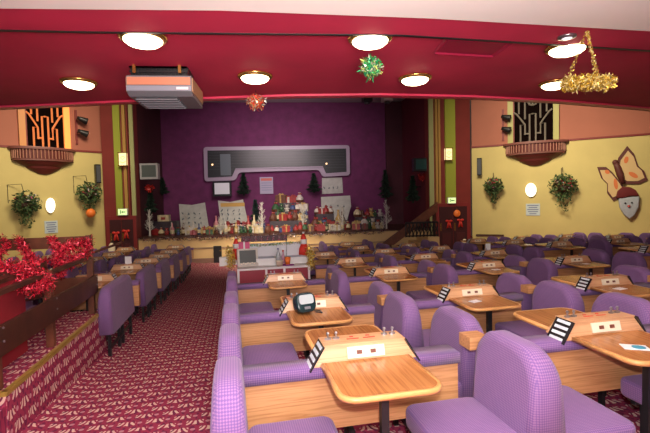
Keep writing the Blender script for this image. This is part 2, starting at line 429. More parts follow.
# ceiling lamps
def ceiling_lamp(x, y, z, label, r=.215):
    t = tag(empty('ceiling_lamp', (x, y, z)), label, 'ceiling light', 'round dome lights under the balcony')
    bm = bmesh.new(); lathe(bm, [(r+.045, 0), (r+.05, -.02), (r+.02, -.045), (r-.01, -.045)], 28); obj('rim', bm, BRASS, t, True)
    bm = bmesh.new(); lathe(bm, [(r, -.03), (r*.96, -.06), (r*.8, -.088), (r*.5, -.108), (.001, -.115)], 28); obj('glass_dome', bm, GLOW, t, True)
for (u, v, L) in ((143, 37, 'lit round ceiling light above and left of the hanging heater'), (370, 38, 'lit round ceiling light above the green tinsel ball'),
                  (567, 47, 'lit round ceiling light nearest the gold hanging tinsel'), (79, 83, 'small lit ceiling light at far left near the grille'),
                  (255, 77, 'lit round ceiling light above the red tinsel ball'), (415, 79, 'lit round ceiling light near the ceiling edge, right of the green tinsel ball'),
                  (555, 84, 'lit ceiling light under the gold tinsel, above the right grille')):
    p = atz(u, v-1, 3.55); ceiling_lamp(p.x, p.y, 3.56 if v > 60 else 3.545, L)
p = atz(567, 36, 3.5); t = tag(empty('ceiling_spotlight', (p.x, p.y, 3.5)), 'small round recessed ceiling spot near the white ceiling edge', 'spotlight')
bm = bmesh.new(); lathe(bm, [(.10, 0), (.10, -.02), (.07, -.03)], 20); obj('rim', bm, CHROME, t, True)
bm = bmesh.new(); lathe(bm, [(.072, -.02), (.05, -.034), (.001, -.038)], 20); obj('lens', bm, mat('dim_lens', (.9, .85, .9), .3, emit=(.95, .8, .9), es=.7), t, True)

# hanging heater ------------------------------------------------------------
p0 = atz(128, 62, 3.56); a = at(126, 76, p0.y+.1); b_ = at(191, 76, p0.y+.1)
t = tag(empty('ceiling_heater', ((a.x+b_.x)/2, p0.y+.1, 0)), 'dark heater unit with copper band hanging from the red ceiling', 'heater')
W2 = (b_.x-a.x)/2; zt = 3.41; zf = 3.20
bm = bmesh.new(); prism(bm, [(0, zt), (0, zf), (.10, zf-.05), (.85, zf-.06), (.85, zt)], 'x', -W2, W2); obj('casing', bm, MGREY, t)
obj('copper_band', B(-W2+.01, W2-.01, -.012, .0, zf+.085, zt-.02), mat('copper_band', (.62, .24, .14), .35), t)
obj('grey_strip', B(-W2, W2, -.014, .0, zf+.005, zf+.07), mat('heater_blue_grey', (.26, .27, .33), .4), t)
obj('badge', B(W2-.2, W2-.04, -.018, -.013, zf+.02, zf+.055), WHITE, t)
for s in (-1, 1): obj('side_panel', B(s*W2-.015, s*W2+.015, .03, .83, zf+.0, zt-.02), mat('tan_side', (.42, .24, .13), .5), t)
for i in range(6):
    y0 = .15+i*.115; M = Matrix.Translation((0, y0, zf-.065)) @ Matrix.Rotation(.5, 4, 'X')
    obj('louvre', B(-W2+.08, W2-.22, -.05, .05, -.008, .008, M=M), MGREY, t)
bm = bmesh.new(); box(bm, -W2+.03, W2-.06, .02, .5, zt, zt+.015)
for i in range(16):
    xx = -W2+.05+i*(2*W2-.14)/15; box(bm, xx, xx+.012, .05, .07, zt, 3.54)
for z in (zt+.06, zt+.12, 3.53): box(bm, -W2+.03, W2-.06, .04, .06, z, z+.02)
box(bm, -W2+.03, W2-.06, .1, .5, zt, 3.555)
obj('hanging_frame', bm, BLACK, t)
for s in (-.8, .6): obj('bracket', B(s*W2, s*W2+.04, .0, .04, 3.45, 3.56), BRASS, t)

# ------------------------------------------------------------------ side wall fittings
def grille(W, x0, x1, y0, y1, label, lit):
    c = ((x0+x1)/2, y1); t = W.frame('wall_grille', *c, off=.0); tag(t, label, 'grille')
    a0, z0 = W.loc(*c); L = W.loc(x0, y1)[0]-a0; Rr = W.loc(x1, y1)[0]-a0; H = 2.6
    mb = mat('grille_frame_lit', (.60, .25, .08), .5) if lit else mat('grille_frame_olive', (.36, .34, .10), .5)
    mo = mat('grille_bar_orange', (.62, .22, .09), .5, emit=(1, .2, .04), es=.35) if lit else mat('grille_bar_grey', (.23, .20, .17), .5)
    obj('opening', B(L, Rr, -.02, .0, 0, H), mat('grille_dark', (.006, .003, .003), 1, spec=0), t)
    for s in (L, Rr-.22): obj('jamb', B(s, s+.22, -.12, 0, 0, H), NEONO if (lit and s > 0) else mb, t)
    obj('lining', B(L+.22, L+.27, -.1, 0, 0, H), MAROON, t)
    bm = bmesh.new(); iw = (Rr-L-.5); x = lambda q: L+.25+q*iw; z = lambda q: q*H*.78
    def bar(P): tube(bm, [(x(a), -.10, z(b)) for a, b in P], .035, 4)
    for s in (0, 1):
        m = (lambda q: q) if s == 0 else (lambda q: 1-q)
        bar([(m(.18), 0), (m(.18), .38), (m(.30), .38), (m(.30), .16)]); bar([(m(.30), .38), (m(.08), .62), (m(0), .66)])
        bar([(m(.42), 0), (m(.42), .18), (m(.40), .18), (m(.30), .18)]); bar([(m(.42), .18), (m(.42), .60), (m(.5), .60)])
        bar([(m(.30), .5), (m(.30), .95), (m(.42), .80), (m(.5), .78)]); bar([(m(.14), .62), (m(.14), 1.3)])
        bar([(m(.30), .95), (m(.22), 1.1), (m(.22), 1.3)]); bar([(m(.42), .80), (m(.42), 1.3)])
    bar([(.5, .78), (.5, 1.3)])
    obj('bars', bm, mo, t)
grille(WL, 19, 70, 104, 148, 'orange-lit art deco grille high on the left wall', True)
grille(WR, 508, 559, 98, 142, 'dark art deco grille high on the right wall', False)
def balconet(W, x0, x1, yc, label):
    c = ((x0+x1)/2, yc); t = W.frame('balconet', *c); tag(t, label, 'balcony')
    a0, _ = W.loc(*c); r = (W.loc(x1, yc)[0]-W.loc(x0, yc)[0])/2
    bm = bmesh.new(); lathe(bm, [(r, 0), (r*.98, -.06), (r*.90, -.10), (r*.86, -.42), (r*.90, -.48), (r*.70, -.62), (r*.55, -.70), (r*.50, -.78), (r*.2, -.98), (.02, -1.02)], 28, a0=pi, a1=2*pi, sy=.42)
    obj('bowl', bm, mat('deep_maroon', (.10, .012, .010), .5), t, False)
    bm = bmesh.new()
    lathe(bm, [(r*1.0, .04), (r*1.03, .0), (r*1.03, -.06), (r, -.07)], 28, a0=pi, a1=2*pi, sy=.42)
    lathe(bm, [(r*.90, -.42), (r*.94, -.44), (r*.94, -.49), (r*.9, -.50)], 28, a0=pi, a1=2*pi, sy=.42)
    obj('moulding', bm, mat('mauve_moulding', (.17, .055, .045), .5), t)
    bm = bmesh.new()
    for i in range(26):
        an = pi+pi*(i+.5)/26; cx, cy = r*.93*cos(an), r*.93*.42*sin(an)
        tube(bm, [(cx, cy, -.42), (cx, cy, -.05)], .028, 5)
    obj('balusters', bm, mat('tan_baluster', (.30, .12, .075), .5), t)['kind'] = 'stuff'
balconet(WL, 10, 76, 149, 'curved maroon balconet under the lit left grille')
balconet(WR, 503, 567, 143, 'curved maroon balconet under the dark right grille')
def spots(W, u, v, label):
    t = W.frame('wall_spotlights', u, v); tag(t, label, 'spotlight')
    obj('bracket', B(-.04, .04, -.06, 0, -.75, .65), MAROON, t)
    for dz in (.25, -.28):
        bm = bmesh.new(); M = Matrix.Translation((.14, -.26, dz)) @ Matrix.Rotation(1.9, 4, 'Y')
        lathe(bm, [(.07, -.18), (.10, -.05), (.14, .16), (.145, .2)], 12)
        for vv in bm.verts: vv.co = M @ vv.co
        h = obj('lamp_head', bm, BLACK, t, True)
        bm = bmesh.new(); tube(bm, [(0, -.03, dz), (.1, -.22, dz)], .025, 5); obj('arm', bm, BLACK, h)
spots(WL, 76, 126, 'pair of black spotlights beside the lit left grille')
spots(WR, 503, 124, 'pair of black spotlights beside the dark right grille')
def wall_disc(W, u, v, ru, rv, label):
    t = W.frame('wall_light', u, v); tag(t, label, 'wall light')
    R_ = [W.rel([(u+ru*cos(a), v+rv*sin(a))], (u, v))[0] for a in [2*pi*k/24 for k in range(24)]]
    bm = bmesh.new(); prism(bm, [(x*1.12, z*1.08) for x, z in R_], 'y', -.05, 0); obj('backplate', bm, CREAMP, t)
    bm = bmesh.new(); prism(bm, R_, 'y', -.12, -.051); bev(bm, .03, 2, .9); obj('glass', bm, GLOWW, t)
wall_disc(WL, 50, 205.5, 4.4, 7.2, 'white glowing oval wall light on the left yellow wall')
wall_disc(WR, 531, 190, 5.2, 6.6, 'white glowing round wall light on the right yellow wall')
NAVY = mat('navy_ink', (.03, .04, .18), .6)
def notice(W, u, v, wpx, hpx, label):
    t = W.frame('wall_notice', u, v); tag(t, label, 'notice')
    R_ = W.rel([(u-wpx/2, v+hpx/2), (u+wpx/2, v-hpx/2)], (u, v)); (x0, z0), (x1, z1) = R_
    obj('board', B(x0, x1, -.03, 0, z0, z1), mat('pale_blue_card', (.50, .58, .60), .6), t)
    for k, f in enumerate((.8, .62, .8, .7, .5)):
        zz = z1-(z1-z0)*(.14+.175*k); xm = (x0+x1)/2; hw_ = (x1-x0)/2*f
        bm = bmesh.new(); box(bm, xm-hw_, xm+hw_, -.034, -.031, zz-.022, zz+.012); obj('text_line', bm, mat('faded_navy_print', (.12, .15, .30), .6), t)
notice(WL, 51, 227, 12.5, 13, 'pale blue printed notice under the left oval wall light')
notice(WR, 533, 209.5, 14, 12, 'pale blue printed notice under the right round wall light')
def speaker(W, u, v, label):
    t = W.frame('wall_speaker', u, v, .0); tag(t, label, 'speaker')
    obj('cabinet', bev(B(-.10, .10, -.22, -.03, -.40, .40), .02), BLACKP, t)
    obj('grille_cloth', B(-.08, .08, -.235, -.222, -.35, .35), DGREY, t)
    obj('bracket', B(-.04, .04, -.05, 0, -.1, .1), BLACK, t)
speaker(WL, 96.5, 174, 'slim black speaker on the left yellow wall near the maroon pilaster')
speaker(WR, 480, 167, 'slim black speaker on the right yellow wall near the maroon pilaster')
LEAF = [mat('leaf_dark', (.02, .05, .015), .7), mat('leaf_green', (.045, .10, .025), .7), mat('leaf_light', (.11, .16, .05), .7)]
FLOW = [mat('flower_white', (.55, .50, .50), .7), mat('flower_pink', (.42, .10, .18), .7), mat('flower_red', (.40, .03, .04), .7)]
def leaves(bm, c, rx, ry, rz, n, s, R, nm=3):
    for _ in range(n):
        d = Vector((R.gauss(0, 1), R.gauss(0, 1), R.gauss(0, 1))).normalized()*R.random()**.5
        p = Vector(c)+Vector((d.x*rx, d.y*ry, d.z*rz)); 
        a = Vector((R.gauss(0, 1), R.gauss(0, 1), R.gauss(0, 1))).normalized()*s; b = a.cross(Vector((R.gauss(0, 1), R.gauss(0, 1), R.gauss(0, 1)))).normalized()*s*.4
        f = bm.faces.new([bm.verts.new(p+k) for k in (-a, b, a, -b)]); f.material_index = R.randrange(nm)
def basket(W, u, v, label, seed, k=1.0):
    R = random.Random(seed); t = W.frame('hanging_basket', u, v, .28); tag(t, label, 'flower basket', 'hanging flower baskets on the side walls')
    bm = bmesh.new(); lathe(bm, [(.26*k, .0), (.24*k, -.12), (.14*k, -.24), (.03, -.28)], 14, a0=pi, a1=2*pi, sy=.7); obj('bowl', bm, WDARK, t)
    bm = bmesh.new(); leaves(bm, (0, -.05, .0), .46*k, .30, .42*k, 520, .085, R); leaves(bm, (0, -.05, -.45*k), .25*k, .15, .45*k, 110, .07, R)
    obj('foliage', bm, None, t, mats=LEAF)
    bm = bmesh.new(); leaves(bm, (0, -.16, .12), .36*k, .14, .24*k, 34, .07, R); obj('flowers', bm, None, t, mats=FLOW)
    bm = bmesh.new(); q = -.42 if W is WL else -.05
    tube(bm, [(q*k, .26, .0), (q*k, .26, .6*k), (q*.2*k, .0, .62*k), (0, -.02, .1)], .013, 5); obj('bracket', bm, BLACK, t)
basket(WL, 23.5, 203, 'hanging flower basket on the far left of the left wall', 1, 1.15)
basket(WL, 86.5, 193, 'hanging flower basket with an orange lantern below it', 2, 1.15)
basket(WR, 494.5, 186, 'smaller hanging flower basket beside the right black speaker', 3, .95)
basket(WR, 563, 186, 'leafy hanging flower basket between the round wall light and butterfly', 4, 1.25)
t = WL.frame('paper_lantern', 87, 213, .4); tag(t, 'orange paper lantern hanging under the left flower basket', 'lantern')
bm = bmesh.new(); ball(bm, (0, 0, 0), .19, 10); obj('globe', bm, ORANGE, t, True)
bm = bmesh.new(); tube(bm, [(0, 0, .18), (0, 0, .42)], .012, 4); obj('cord', bm, BLACK, t)
# butterfly
cc = (620, 172); t = WR.frame('butterfly_decoration', *cc); tag(t, 'large cream and brown butterfly cut-out on the right yellow wall', 'wall decoration')
upW = [(621, 181), (616, 171), (618, 158), (627, 146), (634, 154), (638, 166), (644, 171), (647.5, 180), (639, 184), (626, 184)]
loW = [(621, 183), (612, 172), (606, 167), (597, 167), (601, 178), (607, 184), (607, 193), (613, 201), (622, 197), (624, 188)]
def grow(P, k):
    cx = sum(p[0] for p in P)/len(P); cy = sum(p[1] for p in P)/len(P); return [(cx+(x-cx)*k, cy+(y-cy)*k) for x, y in P]
BRN = mat('brown_outline', (.10, .022, .018), .6); CRM = mat('cream_wing', (.60, .42, .20), .7); ORG = mat('orange_spot', (.62, .17, .05), .7)
for P in (upW, loW):
    bm = bmesh.new(); prism(bm, WR.rel(P, cc), 'y', -.06, -.01); wg = obj('wing', bm, BRN, t)
    bm = bmesh.new(); prism(bm, WR.rel(grow(P, .80), cc), 'y', -.075, -.061); obj('wing_panel', bm, CRM, wg)
for c_, rx, ry, an in (((626, 160), 2.2, 3.6, .3), ((633, 175), 5.2, 2.3, .5), ((607, 172), 2.6, 2.0, .5), ((615.5, 184), 2.0, 5.5, -.15)):
    P = [(c_[0]+rx*cos(q)*cos(an)-ry*sin(q)*sin(an), c_[1]+rx*cos(q)*sin(an)+ry*sin(q)*cos(an)) for q in [2*pi*i/12 for i in range(12)]]
    bm = bmesh.new(); prism(bm, WR.rel(P, cc), 'y', -.085, -.076); obj('wing_spot', bm, ORG, t)
bd = WR.rel([(615, 162.5), (617.5, 168), (620, 175), (623, 184)], cc)
bm = bmesh.new(); tube(bm, [(x, -.10, z) for x, z in bd], [.09, .12, .13, .07], 8); ball(bm, (bd[0][0], -.10, bd[0][1]), .11, 8); obj('body', bm, BRN, t, True)
cc = (628.5, 204); t = WR.frame('bearded_face_decoration', *cc, off=.09); tag(t, 'white-bearded face in a red hat on the right wall below the butterfly', 'wall decoration')
bm = bmesh.new(); P = WR.rel([(618, 198), (639, 196), (638, 207), (634, 215), (629, 219), (623, 214), (619, 207)], cc); prism(bm, P, 'y', -.12, .08); bev(bm, .05, 3); obj('beard', bm, mat('pale_beard', (.36, .39, .44), .8, var=.1), t, True)
bm = bmesh.new(); P = WR.rel([(615.5, 198), (617, 191), (622, 187), (629, 187), (635, 190), (638.5, 196), (630, 196), (622, 198)], cc); prism(bm, P, 'y', -.16, .08); bev(bm, .04, 3); obj('hat', bm, mat('dark_red_hat', (.12, .008, .010), .8), t, True)
for q in ((624.5, 203), (631, 202.5)):
    bm = bmesh.new(); e = WR.rel([q], cc)[0]; ball(bm, (e[0], -.14, e[1]), .035, 6); obj('eye', bm, BLACK, t)
bm = bmesh.new(); e = WR.rel([(628, 206)], cc)[0]; ball(bm, (e[0], -.16, e[1]), .05, 8); obj('nose', bm, SOCKR, t)
# radiator cover on the right wall
t = WR.frame('radiator_cover', 491, 240); tag(t, 'cream radiator cover with dark top against the right yellow wall', 'radiator')
(x0, z0), (x1, z1) = WR.rel([(478, 234), (503, 236)], (491, 240))
obj('case', B(x0, x1, -.25, 0, z0-.9, z1), YEL, t); obj('top', B(x0-.05, x1+.05, -.3, 0, z1, z1+.07), WDARK, t)

# doors, exit signs, lanterns on the pilasters
def doorway(n, u0, u1, vt, label):
    a, b_ = at(u0, vt, PY-.16), at(u1, vt, PY-.16); zt = a.z
    d = empty('door_%d' % n, (0, PY-.16, 0)); struct(d)
    obj('frame', B(a.x-.1, b_.x+.1, -.04, .15, FZ, zt+.12), mat('door_frame_red', (.20, .02, .02), .5), d)
    mid = (a.x+b_.x)/2
    for x0, x1 in ((a.x+.04, mid-.015), (mid+.015, b_.x-.04)):
        lf = obj('leaf', B(x0, x1, -.08, -.042, FZ+.02, zt-.04), mat('door_leaf_maroon', (.045, .008, .010), .5), d)
        obj('panel', B(x0+.12, x1-.12, -.1, -.081, FZ+.25, FZ+1.0), mat('door_panel', (.07, .012, .014), .5), lf)
        obj('push_plate', B(x0+.02, x0+.08, -.095, -.081, FZ+1.1, FZ+1.45), BRASS, lf)
    return mid, zt
dl = doorway(1, 109, 134, 219, ''); dr_ = doorway(2, 438, 467, 206, '')
def exit_sign(u, v, label):
    p = at(u, v, PY-.25); t = tag(empty('exit_sign', (p.x, PY-.30, p.z)), label, 'exit sign')
    obj('case', B(-.19, .19, 0, .12, -.14, .14), WHITE, t); obj('lit_panel', B(-.17, .17, -.01, -.001, -.12, .12), GLOWG, t)
    bm = bmesh.new(); gm = mat('sign_dark_green', (.01, .12, .03), .5)
    box(bm, -.10, -.07, -.02, -.011, -.07, .05); ball(bm, (-.085, -.015, .07), .02, 6); box(bm, .0, .12, -.02, -.011, -.02, .02); prism(bm, [(.0, .05), (-.05, 0), (.0, -.05)], 'y', -.02, -.011)
    obj('running_figure_and_arrow', bm, gm, t)
exit_sign(123, 212, 'small lit green exit sign above the left stage door')
exit_sign(451.5, 200.5, 'small lit green exit sign above the right stage door')
def lantern(u, v, label):
    p = at(u, v, PY-.1); t = tag(empty('wall_lantern', (p.x, PY-.1, p.z)), label, 'wall light')
    obj('glass', B(-.16, .16, -.16, -.01, -.26, .26), GLOWL, t)
    bm = bmesh.new()
    for z in (-.29, .26): box(bm, -.19, .19, -.19, 0, z, z+.03)
    for x in (-.17, .15): box(bm, x, x+.02, -.18, -.16, -.28, .28)
    tube(bm, [(0, -.172, .12), (-.1, -.172, .06), (0, -.172, -.02), (.1, -.172, .08), (0, -.172, .12)], .01, 4)
    tube(bm, [(-.12, -.172, -.1), (0, -.172, -.16), (.12, -.172, -.1)], .01, 4)
    obj('cage', bm, BRASS, t)
lantern(124, 159.5, 'lit cream lantern on the green stripe of the left pilaster')
lantern(447.5, 154.5, 'lit cream lantern on the green stripe of the right pilaster')
def bow(u, v, label, Y=PY-.3):
    p = at(u, v, Y); t = tag(empty('ribbon_bow', (p.x, Y, p.z)), label, 'bow', 'red bows on the stage doors')
    bm = bmesh.new()
    for s in (-1, 1):
        ball(bm, (s*.09, 0, .05), .08, 8, .7, sy=.5); prism(bm, [(0, 0), (s*.05, 0), (s*.12, -.3), (s*.03, -.26)], 'y', -.02, .02)
    obj('loops', bm, RED, t, True)
    bm = bmesh.new(); ball(bm, (0, -.03, .04), .045, 8); obj('knot', bm, RED, t, True)
bow(116, 234, 'red bow on the left leaf of the left stage door'); bow(126, 232, 'red bow on the right leaf of the left stage door')
bow(449, 222, 'red bow on the left leaf of the right stage door'); bow(460.5, 221, 'red bow on the right leaf of the right stage door')
p = at(457, 213.5, PY-.3); t = tag(empty('paper_lantern', (p.x, PY-.3, p.z)), 'orange round paper lantern on the right stage door', 'lantern')
bm = bmesh.new(); ball(bm, (0, 0, 0), .17, 10, sy=.5); obj('globe', bm, ORANGE, t, True)
bm = bmesh.new(); tube(bm, [(0, 0, .15), (0, .06, .35)], .012, 4); obj('cord', bm, BLACK, t)
def extinguisher(u, v, label, Y):
    p = at(u, v, Y); t = tag(empty('fire_extinguisher', (p.x, Y, FZ)), label, 'fire extinguisher')
    h = p.z-FZ
    bm = bmesh.new(); lathe(bm, [(.13, 0), (.14, .05), (.14, h-.12), (.08, h), (.03, h+.05)], 12); obj('cylinder', bm, CREAMP, t, True)
    bm = bmesh.new(); tube(bm, [(0, 0, h+.05), (0, 0, h+.12), (.12, 0, h+.14)], .02, 5); obj('valve', bm, BLACK, t)
extinguisher(111.5, 244, 'cream canister standing at the left stage door', PY-.6)
extinguisher(464.5, 240, 'cream canister standing at the right stage door', PY-.5)
p = at(394+16, 240, PY-.3)

# ------------------------------------------------------------------ scoreboard
BY = 23.98
def bx_(u, v): q = at(u, v, BY); return (q.x, q.z)
t = tag(empty('scoreboard', (0, BY, 0)), 'wide dark number board in a lilac-grey frame on the purple wall', 'scoreboard')
out = [bx_(u, v) for u, v in ((204, 147.5), (349, 145.5), (349.5, 175.5), (322, 177), (319, 170), (239, 172.5), (236, 180.5), (205, 181.5))]
def rounded(P, r=.18, n=4):
    Q = []
    for i, p in enumerate(P):
        a, b_, c_ = Vector(P[i-1]), Vector(p), Vector(P[(i+1) % len(P)])
        d1 = (a-b_).normalized(); d2 = (c_-b_).normalized(); rr = min(r, (a-b_).length*.45, (c_-b_).length*.45)
        for k in range(n+1):
            s = k/n; Q.append(tuple((b_+d1*rr)*(1-s)**2 + b_*2*s*(1-s) + (b_+d2*rr)*s*s))
    return Q
bm = bmesh.new(); prism(bm, rounded(out), 'y', -.18, 0); obj('frame', bm, LILAC, t)
L_, R_, T_, Bm = out[0][0], out[1][0], out[0][1], out[4][1]
th = .15
inn = [bx_(u, v) for u, v in ((208, 151), (345.5, 149), (346, 172), (325.5, 173.5), (322.5, 166.3), (236, 168.5), (232.5, 176.6), (208.5, 177.8))]
bm = bmesh.new(); prism(bm, inn, 'y', -.2, -.181); obj('dark_panel', bm, mat('scoreboard_dark', (.022, .026, .030), .3), t)
for k in range(7):
    z = inn[0][1]-.12-k*.15
    bm = bmesh.new(); box(bm, inn[0][0]+.08, inn[1][0]-.08, -.21, -.2, z, z+.012); obj('row_line', bm, DGREY, t)
pa, pb = bx_(220.5, 154.5), bx_(231.5, 175.5)
obj('number_window', B(pa[0], pb[0], -.215, -.2, pb[1], pa[1]), mat('number_window_grey', (.12, .15, .17), .3), t)
for u, v in ((213, 165), (326, 164)):
    q = bx_(u, v); bm = bmesh.new(); ball(bm, (q[0], -.22, q[1]), .05, 6); obj('indicator_lamp', bm, mat('indicator', (1, .7, .4), .4, emit=(1, .6, .3), es=2), t)

# ------------------------------------------------------------------ stage furniture and display
def tv(u0, u1, v0, v1, Y, label, light):
    a, b_ = at(u0, v0, Y), at(u1, v1, Y); t = tag(empty('television', ((a.x+b_.x)/2, Y, (a.z+b_.z)/2)), label, 'television')
    w2, h2 = (b_.x-a.x)/2, (a.z-b_.z)/2
    obj('case', bev(B(-w2, w2, 0, .35, -h2, h2), .03), mat('tv_case_grey', (.36, .36, .38), .4) if light else BLACKP, t)
    obj('screen', B(-w2*.8, w2*.8, -.012, -.001, -h2*.72, h2*.78), mat('tv_screen', (.10, .12, .12), .12) if light else (mat('tv_screen_on', (.3, .3, .3), .2, emit=(.8, .7, .75), es=.35) if Y > 23 else mat('tv_screen_dark', (.02, .06, .06), .12)), t)
    if Y > 23: obj('mount', B(-.06, .06, .3, .42, -.06, .06), BLACK, t)
    else:
        sd = -1 if a.x < 0 else 1; xe = (SXL-.06 if sd < 0 else SXR+.06)-(a.x+b_.x)/2
        obj('mount', B(min(sd*w2*.9, xe), max(sd*w2*.9, xe), .1, .2, -.06, .06), BLACK, t)
tv(139.5, 158, 163.5, 179, 19.8, 'boxy television with a pale grey frame, high at stage left', True)
tv(414, 431.5, 158, 171, 19.7, 'black television high at the right end of the stage', False)
tv(212.5, 231.5, 181.5, 196, 23.6, 'small television with bright screen below the left end of the number board', False)
p = at(222, 193, 23.3)
t = tag(empty('wall_poster', (at(266.5, 185, 23.95).x, 23.96, at(266, 185.5, 23.95).z)), 'pale printed poster on the purple wall under the number board', 'poster')
obj('sheet', B(-.36, .36, -.02, 0, -.46, .46), mat('poster_lilac', (.36, .33, .45), .6), t); obj('heading', B(-.3, .3, -.026, -.021, .26, .4), mat('poster_red', (.50, .13, .10), .6), t)
for k in range(4): obj('text_line', B(-.28, .28, -.025, -.021, .12-k*.13, .16-k*.13), mat('poster_grey', (.22, .24, .34), .6), t)
def banner(P, Y, label, band=None, n=3, seed=0, poles=True):
    R = random.Random(seed); Q = [at(u, v, Y) for u, v in P]; c = sum(Q, Vector())/len(Q)
    t = tag(empty('display_banner', (c.x, Y, c.z)), label, 'banner'); q = [(p.x-c.x, p.z-c.z) for p in Q]
    bm = bmesh.new(); prism(bm, q, 'y', -.03, 0); obj('sheet', bm, mat('banner_white', (.44, .45, .41), .7, var=.12, scale=4), t)
    x0, x1 = min(a for a, _ in q), max(a for a, _ in q); z0, z1 = min(b for _, b in q), max(b for _, b in q)
    if poles:
        for xx in (x0*.8, x1*.75): obj('pole', B(xx-.015, xx+.015, 0, .03, STZ+.04-c.z, z1*.8), BLACK, t)
    if band: obj('heading_band', B(x0*.82, x1*.82, -.04, -.031, z1-.36, z1-.16), mat('heading_gold', (.50, .30, .07), .6), t)
    for k in range(n):
        for j in range(4):
            xx = x0*.75+(x1-x0)*.2*j; zz = z1-.55-(z1-z0-.6)*k/n
            bm = bmesh.new(); tube(bm, [(xx+R.uniform(-.06, .06), -.036, zz+R.uniform(-.08, .08)) for _ in range(4)], .022, 4); obj('marking', bm, mat('banner_ink', (.10, .13, .16), .6), t)
banner([(181, 229), (179, 204), (192, 205), (205, 202.5), (209, 228)], 23.0, 'white sheet banner with dark drawing, left of the gold-headed banner', seed=1)
banner([(221, 224), (218, 200.5), (230, 202), (243, 199.5), (248, 222)], 23.0, 'white banner with gold heading band behind the prize display', True, seed=2)
banner([(322, 194), (322, 178), (342, 177.5), (343, 193)], 23.99, 'small white sign directly under the right end of the number board', n=1, seed=3, poles=False)
banner([(322, 220), (321, 197), (350, 195.5), (351, 206), (347, 220)], 23.2, 'large white banner below the small white sign, right of the hampers', seed=4)
# curtains / dark hanging trees
NEED = [mat('needle_dark', (.006, .018, .010), .8), mat('needle_dark2', (.012, .032, .018), .8)]
def xmas_tree(name, u, v0, v1, Y, label, wpx, mats_, group, n=900, seed=0, white=False, hook=None):
    R = random.Random(seed); a, b_ = at(u, v0, Y), at(u, v1, Y); h = a.z-b_.z; w_ = abs(at(u+wpx/2, v0, Y).x-a.x)
    t = tag(empty(name, (b_.x, Y, b_.z)), label, 'christmas tree', group)
    bm = bmesh.new(); tube(bm, [(0, 0, 0), (0, 0, h)], [.045, .012], 6); obj('trunk', bm, mats_[0], t)
    bm = bmesh.new()
    if white:
        for i in range(30):
            an = R.random()*2*pi; z = h*(.18+.75*R.random()); r = w_*(1.05-z/h); q = (r*cos(an), r*.7*sin(an), z+r*.75)
            tube(bm, [(0, 0, z), q], [.012, .005], 4)
            for k in range(3):
                f = .4+.2*k; b0 = Vector((0, 0, z)).lerp(Vector(q), f); tube(bm, [b0, b0+Vector((R.uniform(-.1, .1), R.uniform(-.1, .1), .12))], .006, 3)
    else:
        for _ in range(n):
            z = h*(.08+.92*R.random()); k = 1-(z/h); fr = .75+.25*math.cos(z/h*pi*10); r = 1.35*w_*max(.05, k)*fr*R.random()**.5; an = R.random()*2*pi
            p = Vector((r*cos(an), r*.6*sin(an), z)); d = Vector((cos(an), sin(an), R.uniform(-.6, .1))).normalized()*.11; e = Vector((R.gauss(0, 1), R.gauss(0, 1), R.gauss(0, 1))).normalized()*.03
            f = bm.faces.new([bm.verts.new(p+q) for q in (-d, e, d, -e)]); f.material_index = R.randrange(len(mats_))
    obj('branches', bm, None, t, mats=mats_)
    if hook: bm = bmesh.new(); tube(bm, [(0, 0, h*.6), (hook[0], hook[1], h*.6)], .02, 5); obj('hook', bm, BLACK, t)
    if white or name == 'artificial_tree_on_floor': return
g = 'dark artificial trees hung on the stage walls'
xmas_tree('artificial_tree', 162.5, 178, 195, 23.5, 'dark hanging artificial tree at the left corner of the purple wall', 13, NEED, g, seed=1, hook=(0, .32))
xmas_tree('artificial_tree', 244, 173.5, 195.5, 23.6, 'dark artificial tree left of the pale wall poster', 14, NEED, g, seed=2, hook=(0, .42))
xmas_tree('artificial_tree', 314, 173.5, 193, 23.6, 'dark artificial tree right of the pale wall poster', 15, NEED, g, seed=3, hook=(0, .42))
xmas_tree('artificial_tree', 385.5, 170, 200, 23.4, 'tall dark artificial tree at the right corner of the purple wall', 15, NEED, g, seed=4, hook=(0, .45))
xmas_tree('artificial_tree', 413, 176, 203, 20.7, 'dark artificial tree below the black television', 14, NEED, g, seed=5, hook=(1.2, 0))
WT = [mat('white_twig', (.52, .50, .46), .6)]
g = 'bare white twig trees along the stage edge'
for i, (u, v0, v1, wp, L) in enumerate(((150, 210, 236, 13, 'bare white twig tree at the far left end of the stage'), (186, 214, 237, 10, 'thin white twig tree in front of the left sheet banner'),
        (221, 215, 237, 13, 'white twig tree in front of the gold-headed banner'), (262.5, 202, 234, 14, 'tall white twig tree left of the hamper pyramid'),
        (303.5, 205, 233, 13, 'white twig tree just right of the hamper pyramid'), (343, 206, 232, 14, 'white twig tree in front of the large white banner'), (386.5, 200, 230, 14, 'white twig tree at the right end of the display'))):
    p = at(u, v1, 20.3); 
    h_ = v1-v0; base = at(u, v1, 20.3); 
    xmas_tree('twig_tree', u, v0, v1, 20.3, L, wp, WT, g, seed=20+i, white=True)
# a tree on the left of the stage with a red bow top
xmas_tree('small_green_tree', 151, 190, 214, 20.6, 'dark green tree with red flower top below the pale television', 12, NEED, 'dark green trees with red tops', seed=9)
p = at(149.5, 188, 20.4); t = tag(empty('red_flower', (p.x, 20.4, p.z)), 'red fabric flower on top of the dark tree at stage left', 'flower'); R = random.Random(3)
bm = bmesh.new(); leaves(bm, (0, 0, 0), .22, .1, .2, 60, .09, R, 1); obj('petals', bm, RED, t)
p = at(421.5, 177, 20.0); t = tag(empty('red_flower', (p.x, 20.0, p.z)), 'red fabric flower under the black television', 'flower')
bm = bmesh.new(); leaves(bm, (0, 0, 0), .22, .1, .2, 60, .09, R, 1); obj('petals', bm, mat('deep_red', (.3, .01, .01), .6), t)

